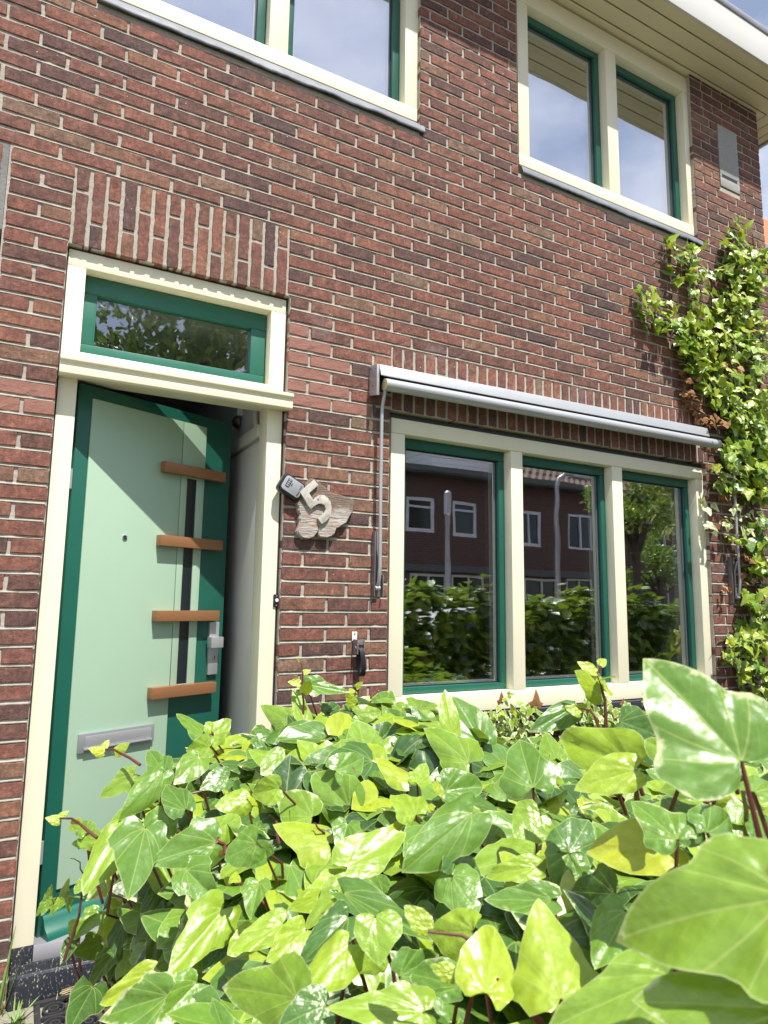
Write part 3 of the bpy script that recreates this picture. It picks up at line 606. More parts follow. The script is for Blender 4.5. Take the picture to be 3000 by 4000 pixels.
# key safe
def plate_from(pts, ya, yfront, yback):
    return [rep_(x, z, ya, yfront) for x, z in pts]
lb = thing('key_safe', (.02, -.03, 1.88), 'grey and black combination key safe mounted tilted beside the door frame', 'key safe')
cc = rep_(.0195, 1.9395, -.04, -.062); ang = math.radians(-28.5)
def LX(u, n, v): return (cc[0] + u * math.cos(ang) - v * math.sin(ang), -.030 - n, cc[1] + u * math.sin(ang) + v * math.cos(ang))
def rrect(w_, h_, r, k=5): 
    o = []
    for (sx_, sy_, a0) in ((1, 1, 0), (-1, 1, 90), (-1, -1, 180), (1, -1, 270)):
        for i in range(k + 1):
            a = math.radians(a0 + 90 * i / k); o.append((sx_ * (w_ / 2 - r) + r * math.cos(a), sy_ * (h_ / 2 - r) + r * math.sin(a)))
    return o
def rr_prism(mbx, w_, h_, r, n0, n1, cu=0, cv=0, tap=1.0):
    o = rrect(w_, h_, r); n = len(o)
    mbx.add([(cu + a, n0, cv + b) for a, b in o] + [(cu + a * tap, n1, cv + b * tap) for a, b in o], [tuple(range(n)), tuple(range(2 * n - 1, n - 1, -1))] + [(i, (i + 1) % n, n + (i + 1) % n, n + i) for i in range(n)])
m1 = MB(LX); rr_prism(m1, .118, .088, .018, 0, .030); rr_prism(m1, .112, .082, .017, .0301, .038, tap=.94); m1.build('body', BLACK, lb, bevel=.002)
m1 = MB(LX); rr_prism(m1, .096, .068, .014, .0382, .0405); m1.build('face_plate', ALU, lb, bevel=.001)
m1 = MB(LX); rr_prism(m1, .020, .040, .003, .0406, .0412, -.024, .004); m1.build('dial_window', BLACK, lb)
for i in range(4):
    m1 = MB(LX); rr_prism(m1, .013, .0062, .002, .0413, .0440, -.024, -.010 + i * .0092); m1.build('number_wheel', ALU, lb, bevel=.001)
m1 = MB(LX); rr_prism(m1, .004, .012, .001, .0406, .0416, -.008, .004); m1.build('release_button', BLACK, lb)
def text_mesh(name, s, size, mat, parent, place, depth=.0004):
    c = bpy.data.curves.new(name, 'FONT'); c.body = s; c.size = size; c.extrude = depth; c.align_x = 'CENTER'; c.align_y = 'CENTER'
    t = bpy.data.objects.new(name, c); COL.objects.link(t); dg = bpy.context.evaluated_depsgraph_get(); me = bpy.data.meshes.new_from_object(t.evaluated_get(dg)); bpy.data.objects.remove(t)
    V = np.array([place(v.co.x, v.co.y, v.co.z) for v in me.vertices]); org = np.array([V[:, 0].mean(), V[:, 1].mean(), V[:, 2].min()])
    for v, q in zip(me.vertices, V): v.co = Vector(q - org)
    me.materials.clear(); me.materials.append(mat); return link_mesh(name, me, parent, org)
text_mesh('lettering', 'Master LOCK', .0115, BLACK, lb, lambda x, y, z: LX(.036 - y * 1.0, .0408 + z, -x * -0.82))

# wooden sign with the number
def wood_mat():
    m, n, b, o = newmat('weathered_wood'); g = N(n, 'ShaderNodeNewGeometry').outputs['Position']
    mpn = N(n, 'ShaderNodeMapping', {'Scale': (.10, 1.0, 1.0)}); n.links.new(g, mpn.inputs['Vector'])
    f1 = noise(n, mpn.outputs[0], 150, 4, .65, .8); f2 = noise(n, g, 30, 5, .65)
    c = ramp(n, f1, [(0.30, (.16, .125, .10)), (.48, (.38, .335, .30)), (.65, (.54, .50, .47))])
    c = MIX(n, N(n, 'ShaderNodeMapRange', {'Value': f2, 'From Min': .50, 'From Max': .68, 'To Max': .55}).outputs[0], c, (.42, .24, .12))
    s_ = N(n, 'ShaderNodeSeparateXYZ'); n.links.new(g, s_.inputs[0])
    top = N(n, 'ShaderNodeMapRange', {'Value': M(n, 'ADD', s_.outputs['Z'], M(n, 'MULTIPLY', f2, .09)), 'From Min': 1.885, 'From Max': 1.925, 'To Max': .85}).outputs[0]
    c = MIX(n, top, c, (.15, .10, .07)); n.links.new(c, b.inputs['Base Color']); b.inputs['Roughness'].default_value = .9; bump(n, f1, 1.0, .006, b); return m
WOOD = wood_mat()
sg = thing('house_number_sign', (.19, -.03, 1.70), 'rough weathered driftwood slab carrying a pale wooden number 5', 'house number')
wp = [(0.055,1.881),(0.048,1.865),(0.058,1.852),(0.056,1.838),(0.066,1.820),(0.062,1.80),(0.066,1.790),(0.060,1.762),(0.054,1.742),(0.060,1.726),(0.084,1.710),(0.110,1.709),(0.132,1.718),(0.146,1.735),(0.153,1.747),(0.1565,1.773),(0.160,1.773),(0.157,1.750),(0.156,1.732),(0.170,1.720),(0.203,1.720),(0.228,1.730),(0.241,1.742),(0.249,1.768),(0.262,1.772),(0.275,1.783),(0.301,1.798),(0.312,1.822),(0.332,1.852),(0.336,1.872),(0.341,1.885),(0.336,1.908),(0.318,1.918),(0.290,1.920),(0.264,1.928),(0.240,1.930),(0.214,1.936),(0.200,1.950),(0.185,1.958),(0.169,1.966),(0.150,1.982),(0.130,1.990),(0.113,1.992),(0.100,1.975),(0.085,1.955),(0.070,1.930),(0.058,1.905)]
yfr = -.058
wp = [rep_(x, z, -.03, yfr) for x, z in wp]
m1 = MB(); cxx = sum(p_[0] for p_ in wp) / len(wp); czz = sum(p_[1] for p_ in wp) / len(wp)
outer = wp; n = len(outer); inn = [(cxx + (x - cxx) * .955, czz + (z - czz) * .955) for x, z in outer]
m1.add([(x, -.031, z) for x, z in outer] + [(x, yfr + .007, z) for x, z in outer] + [(x, yfr, z) for x, z in inn],
       [tuple(range(n))] + [(i, (i + 1) % n, n + (i + 1) % n, n + i) for i in range(n)] + [(n + i, n + (i + 1) % n, 2 * n + (i + 1) % n, 2 * n + i) for i in range(n)] + [tuple(range(3 * n - 1, 2 * n - 1, -1))])
m1.build('wood_slab', WOOD, sg)
fv = [(0.121,1.981),(0.143,1.958),(0.120,1.937),(0.099,1.917),(0.110,1.901),(0.121,1.886),(0.135,1.903),(0.152,1.914),(0.172,1.915),(0.192,1.903),(0.205,1.887),(0.211,1.862),(0.210,1.838),(0.203,1.815),(0.186,1.796),(0.165,1.780),(0.155,1.792),(0.145,1.806),(0.163,1.818),(0.178,1.835),(0.183,1.852),(0.177,1.868),(0.163,1.874),(0.146,1.873),(0.130,1.863),(0.109,1.845),(0.097,1.858),(0.080,1.884),(0.054,1.918),(0.085,1.948)]
fv = [rep_(x, z, -.05, -.073) for x, z in fv]
m1 = MB(); n = len(fv); m1.add([(x, -.0585, z) for x, z in fv] + [(x, -.073, z) for x, z in fv], [tuple(range(n)), tuple(range(2 * n - 1, n - 1, -1))] + [(i, (i + 1) % n, n + (i + 1) % n, n + i) for i in range(n)])
def num_mat():
    m, n_, b, o = newmat('number_wood'); g = N(n_, 'ShaderNodeNewGeometry').outputs['Position']; f2 = noise(n_, g, 45, 5, .7)
    c = MIX(n_, N(n_, 'ShaderNodeMapRange', {'Value': f2, 'From Min': .45, 'From Max': .7}).outputs[0], (.50, .485, .44), (.34, .27, .20)); n_.links.new(c, b.inputs['Base Color']); b.inputs['Roughness'].default_value = .8; bump(n_, f2, .5, .002, b); return m
m1.build('number', num_mat(), sg, bevel=.0015)
m1 = MB(); m1.tube([rep_(.143, 1.893, -.05, -.074)[:1] + (-.0731,) + rep_(.143, 1.893, -.05, -.074)[1:], rep_(.143, 1.893, -.05, -.074)[:1] + (-.0755,) + rep_(.143, 1.893, -.05, -.074)[1:]], .0038, 10); m1.build('screw', RUST, sg)

# doorbell push
db = thing('doorbell', (-.022, 0, 1.405), 'small black doorbell plate with a white push button on the right door jamb', 'doorbell')
m1 = MB(); m1.box(-.037, -.009, -.0065, -.0006, 1.405, 1.460); m1.build('plate', BLACK, db, bevel=.0015)
m1 = MB(); m1.tube([(-.0225, -.0066, 1.434), (-.0225, -.011, 1.434)], .0078, 18); m1.build('button', BUTTON, db, bevel=.001)
for zz in (1.412, 1.453):
    m1 = MB(); m1.tube([(-.023, -.0066, zz), (-.023, -.0078, zz)], .0026, 10); m1.build('screw', ALU, db)

# strap hook
sh_ = thing('strap_hook', (.365, -.03, 1.10), 'black looped strap in a metal clip hanging from a white bracket on the brick pier', 'strap hook')
m1 = MB(); m1.box(.337, .362, -.0335, -.0295, 1.255, 1.296); m1.build('bracket', BUTTON, sh_, bevel=.001)
m1 = MB(); m1.tube([(.350, -.0336, 1.287), (.350, -.036, 1.287)], .004, 10); m1.build('screw', STEEL, sh_)
m1 = MB(); m1.box(.341, .346, -.082, -.034, 1.196, 1.262); m1.box(.374, .379, -.082, -.034, 1.196, 1.262); m1.box(.3465, .3735, -.078, -.070, 1.238, 1.262); m1.tube([(.338, -.060, 1.222), (.383, -.060, 1.222)], .013, 12); m1.build('clip', RUST, sh_, bevel=.0015)
pts = []; 
for i in range(33):
    a = 2 * math.pi * i / 32; pts.append((.064 + 0, -.064 + .023 * math.sin(a), 1.165 + .062 * math.cos(a)))
m1 = MB(); n = 32; vs = []
for i in range(n):
    a = 2 * math.pi * i / n; cx_, cz_ = math.sin(a), math.cos(a); drift = (1.0 - cz_) * .006
    for (rr, xx) in ((1, .351), (1, .373), (.86, .373), (.86, .351)): vs.append((xx + drift, -.066 + .026 * rr * cx_, 1.163 + .066 * rr * cz_))
m1.add(vs, [(i * 4 + j, ((i + 1) % n) * 4 + j, ((i + 1) % n) * 4 + (j + 1) % 4, i * 4 + (j + 1) % 4) for i in range(n) for j in range(4)]); m1.build('strap', BLACK, sh_)

# ================================================================ GROUND
def ground_mat():
    m, n, b, o = newmat('paving'); g = N(n, 'ShaderNodeNewGeometry').outputs['Position']
    t = N(n, 'ShaderNodeTexBrick', {'Scale': 1.0, 'Mortar Size': .006, 'Brick Width': .30, 'Row Height': .30, 'Color1': (.34, .31, .265, 1), 'Color2': (.29, .265, .23, 1), 'Mortar': (.12, .105, .08, 1)}, offset=0.0); n.links.new(g, t.inputs['Vector'])
    n1 = noise(n, g, 90, 6, .7); n2 = noise(n, g, 5, 5, .6)
    c = MIX(n, N(n, 'ShaderNodeMapRange', {'Value': n1, 'From Min': .35, 'From Max': .7, 'To Max': .5}).outputs[0], t.outputs['Color'], (.20, .165, .13)); c = MIX(n, M(n, 'MULTIPLY', n2, .35), c, (.22, .20, .16))
    n.links.new(c, b.inputs['Base Color']); b.inputs['Roughness'].default_value = .9; bump(n, n1, .6, .004, b); return m
def plain(name, c1, c2, sc, bd=.01):
    m, n, b, o = newmat(name); g = N(n, 'ShaderNodeNewGeometry').outputs['Position']; n1 = noise(n, g, sc, 8, .65)
    n.links.new(MIX(n, n1, c1, c2), b.inputs['Base Color']); b.inputs['Roughness'].default_value = .9; bump(n, n1, .6, bd, b); return m
def sheet(name, x0, x1, y0, y1, z, mat):
    m1 = MB(); m1.box(x0, x1, y0, y1, z - .02, z); o = m1.build(name, mat); tag(o, kind='structure'); return o
sheet('ground', -120, 120, -120, 120, -.130, plain('ground_soil', (.10, .085, .06), (.17, .15, .10), 3))
sheet('garden_soil', -.80, 60, -3.1, .0, .010, plain('soil', (.045, .034, .024), (.10, .078, .05), 30, .02))
sheet('front_path', -3.2, -.80, -3.1, .0, .014, ground_mat())
sheet('pavement', -60, 60, -5.0, -3.1, .006, ground_mat())
sheet('street', -60, 60, -10.6, -5.15, -.105, plain('asphalt', (.045, .045, .047), (.075, .073, .072), 40))
m1 = MB(); m1.box(-60, 60, -5.149, -5.001, -.12, .008); m1.box(-60, 60, -10.75, -10.601, -.12, .008); tag(m1.build('kerb', CONCRETE, None, bevel=.01), kind='structure')
sheet('far_pavement', -60, 60, -13.2, -10.751, .006, ground_mat())

# ================================================================ DOORMAT, WEEDS, STRAW
mt = thing('doormat', (-.50, -.28, .02), 'black rubber doormat with cast scroll pattern below the front step', 'doormat')
m1 = MB(); X0, X1, Y0, Y1, Z = -.868, -.12, -.52, -.028, .032
for (a, b, c, d) in ((X0, X1, Y0, Y0 + .018), (X0, X1, Y1 - .018, Y1), (X0, X0 + .018, Y0 + .0185, Y1 - .0185), (X1 - .018, X1, Y0 + .0185, Y1 - .0185)): m1.box(a, b, c, d, .0145, Z)
m1.box(X0 + .0185, X1 - .0185, Y1 - .115, Y1 - .105, .0145, Z - .002); m1.box(X0 + .105, X0 + .115, Y0 + .0185, Y1 - .1155, .0145, Z - .002)
m1.build('border', RUBBER, mt, bevel=.003)
m1 = MB()
def ring(cx_, cy_, r, t=.0045):
    k = 18; vs = []
    for i in range(k):
        a = 2 * math.pi * i / k
        for (q, zz) in ((r - t, .015), (r + t, .015), (r + t * .7, .028), (r - t * .7, .028)): vs.append((cx_ + q * math.cos(a), cy_ + q * math.sin(a), zz))
    m1.add(vs, [(i * 4 + j, i * 4 + (j + 1) % 4, ((i + 1) % k) * 4 + (j + 1) % 4, ((i + 1) % k) * 4 + j) for i in range(k) for j in range(4)])
y = Y1 - .155
while y > Y0 + .03:
    ring(X0 + .060, y, .034); ring(X0 + .060, y, .014); y -= .080
    x = X0 + .16
    while x < X1 - .05: ring(x, y + .04, .030); ring(x, y + .04, .012); x += .074
x = X0 + .06
while x < X1 - .05: ring(x, Y1 - .062, .033); ring(x, Y1 - .062, .014); x += .078
m1.build('scrollwork', RUBBER, mt)
def blade(mbx, p, d, ln, wd, droop, seg=5):
    p = Vector(p); d = Vector(d).normalized(); side = d.cross(Vector((0, 0, 1))).normalized(); vs = []
    for i in range(seg + 1):
        t = i / seg; q = p + d * ln * t + Vector((0, 0, -droop * t * t)); w_ = wd * (1 - t) ** .6 * (.5 + t) if i < seg else 0.0004
        vs += [q - side * w_, q + Vector((0, 0, -w_ * .5)), q + side * w_]
    mbx.add(vs, [(i * 3 + j, i * 3 + j + 1, (i + 1) * 3 + j + 1, (i + 1) * 3 + j) for i in range(seg) for j in range(2)])
for (cx_, cy_, n_, hh, lab) in ((-.925, -.13, 34, .10, 'low green weed tuft on the paving beside the black plinth'), (-.975, -.055, 9, .26, 'long narrow grass blades leaning against the brick beside the door frame')):
    wd_ = thing('grass_weed', (cx_, cy_, .014), lab, 'weed'); m1 = MB()
    for i in range(n_):
        a = rnd.uniform(0, 6.28); el = rnd.uniform(.15, 1.2) if n_ > 20 else rnd.uniform(.9, 1.4)
        blade(m1, (cx_ + rnd.uniform(-.012, .012), cy_ + rnd.uniform(-.012, .012), .014), (math.cos(a) * math.cos(el), math.sin(a) * math.cos(el), math.sin(el)), hh * rnd.uniform(.6, 1.2), rnd.uniform(.003, .007), rnd.uniform(.01, .05))
    m1.build('blades', GRASSM if n_ > 20 else GRASSM, wd_, smooth=True)
m1 = MB()
for i in range(90):
    a = rnd.gauss(.3, .5); p_ = Vector((rnd.uniform(-.80, -.35), rnd.uniform(-.07, -.028), .034 + rnd.uniform(0, .02))); q_ = p_ + Vector((math.cos(a), math.sin(a) * .3, rnd.uniform(-.1, .12))) * rnd.uniform(.04, .13)
    m1.tube([p_, q_], .0011, 4)
tag(m1.build('straw_litter', STRAWM), kind='stuff')

# ================================================================ LEAVES
def resamp(pts, n):
    P = np.array(pts, float); d = np.r_[0, np.cumsum(np.hypot(*np.diff(P, axis=0).T))]; t = np.linspace(0, d[-1], n)
    return np.stack([np.interp(t, d, P[:, 0]), np.interp(t, d, P[:, 1])], 1)
OUTL = [[(0, 0), (.05, -.045), (.14, -.105), (.26, -.125), (.38, -.07), (.46, .04), (.50, .17), (.495, .32), (.45, .47), (.36, .63), (.25, .77), (.14, .89), (.05, .965), (0, 1)],
        [(0, 0), (.05, -.05), (.15, -.12), (.28, -.14), (.38, -.09), (.43, .0), (.47, .09), (.55, .20), (.50, .31), (.40, .38), (.345, .46), (.32, .57), (.25, .72), (.15, .86), (.06, .96), (0, 1.02)],
        [(0, 0), (.06, -.06), (.18, -.14), (.32, -.15), (.44, -.07), (.52, .06), (.545, .20), (.50, .33), (.43, .44), (.40, .54), (.35, .66), (.22, .80), (.10, .90), (0, .96)],
        [(0, 0), (.04, -.05), (.16, -.15), (.30, -.20), (.30, -.09), (.33, -.01), (.43, .06), (.56, .22), (.43, .27), (.31, .31), (.26, .38), (.24, .52), (.17, .70), (.08, .88), (0, 1.02)]]
def template(var, nh, nr):
    h = resamp(OUTL[var], nh); full = np.concatenate([h, (h[1:-1] * [-1, 1])[::-1]]); m = len(full); c = np.array([0, .015])
    P = [c[None]]; rho = [np.zeros(1)]
    for k in range(1, nr + 1): q = (k / nr) ** .85; P.append(c + (full - c) * q); rho.append(np.full(m, q))
    P = np.concatenate(P); rho = np.concatenate(rho)
    T = np.array([(0, 1 + i, 1 + (i + 1) % m) for i in range(m)]); Q = np.array([(1 + (k - 1) * m + i, 1 + k * m + i, 1 + k * m + (i + 1) % m, 1 + (k - 1) * m + (i + 1) % m) for k in range(1, nr) for i in range(m)])
    return P, rho, T, Q
TPL = {}
class Leaves:
    def __init__(s, seed=1): s.V = []; s.T = []; s.Q = []; s.a = {'tone': [], 'rho': [], 'pale': []}; s.uv = []; s.b = 0; s.r = np.random.RandomState(seed)
    def add(s, B, m, nrm, Ln, Wd, tone, pale, var, nh=9, nr=3, fold=None, curl=None, wave=None):
        r = s.r; key = (var, nh, nr)
        if key not in TPL: TPL[key] = template(*key)
        P, rho, T, Q = TPL[key]
        m = np.asarray(m, float); m /= np.linalg.norm(m); nrm = np.asarray(nrm, float); nrm = nrm - m * (nrm @ m); nn = np.linalg.norm(nrm)
        nrm = np.array([0, 0, 1.]) if nn < 1e-4 else nrm / nn; sd_ = np.cross(m, nrm)
        x, y = P[:, 0], P[:, 1]; asym = 1 + .12 * r.uniform(-1, 1) * np.sign(x); X = x * Wd * asym; Y = y * Ln
        fold = r.uniform(.02, .32) if fold is None else fold; curl = r.normal(.10, .22) if curl is None else curl; wave = r.uniform(.015, .06) if wave is None else wave
        th = np.arctan2(x, y - .1); ph = r.uniform(0, 6.28, 4)
        Zl = fold * np.abs(X) * (1 - .3 * rho) - curl * Ln * (y ** 2) * .6 - r.uniform(0, .25) * Wd * (2 * np.abs(x)) ** 2.2
        Zl += Ln * wave * rho ** 2.5 * (np.sin(3 * th + ph[0]) * .7 + np.sin(6 * th + ph[1]) * .45 + np.sin(11 * th + ph[2]) * .22)
        if nr > 4: Zl += Ln * (.042 if nr > 7 else .022) * np.abs(np.sin(5 * np.arctan2(np.abs(x), y + .02))) * rho * (1 - .45 * rho)
        if nr > 4: Zl += Ln * .010 * np.sin(14 * y + 5 * np.abs(x) * 2 + ph[3]) * np.sin(9 * np.abs(x) * 2 + ph[0]) * rho + r.normal(0, .0004, len(x)) * 0
        X = X * (1 + .03 * rho ** 3 * np.sin(9 * th + ph[1])); Y = Y + Ln * .018 * rho ** 3 * np.sin(8 * th + ph[2])
        tw = r.normal(0, .25) * y; Xt = X * np.cos(tw) - Zl * np.sin(tw); Zl = X * np.sin(tw) + Zl * np.cos(tw)
        W = np.asarray(B, float) + Xt[:, None] * sd_ + Y[:, None] * m + Zl[:, None] * nrm
        n = len(x); s.V.append(W); s.T.append(T + s.b); s.Q.append(Q + s.b); s.uv.append(np.stack([x, y], 1))
        s.a['tone'].append(np.full(n, np.clip(tone, 0, 1))); s.a['rho'].append(rho); s.a['pale'].append(np.full(n, pale)); s.b += n
    def build(s, name, mat, parent):
        return np_mesh(name, np.concatenate(s.V), [np.concatenate(s.T), np.concatenate(s.Q)], mat, parent, True, {k: np.concatenate(v) for k, v in s.a.items()}, np.concatenate(s.uv))
CAM = np.array([-1.0343, -2.8454, 1.4247])
def unit(v): v = np.asarray(v, float); return v / max(1e-9, np.linalg.norm(v))
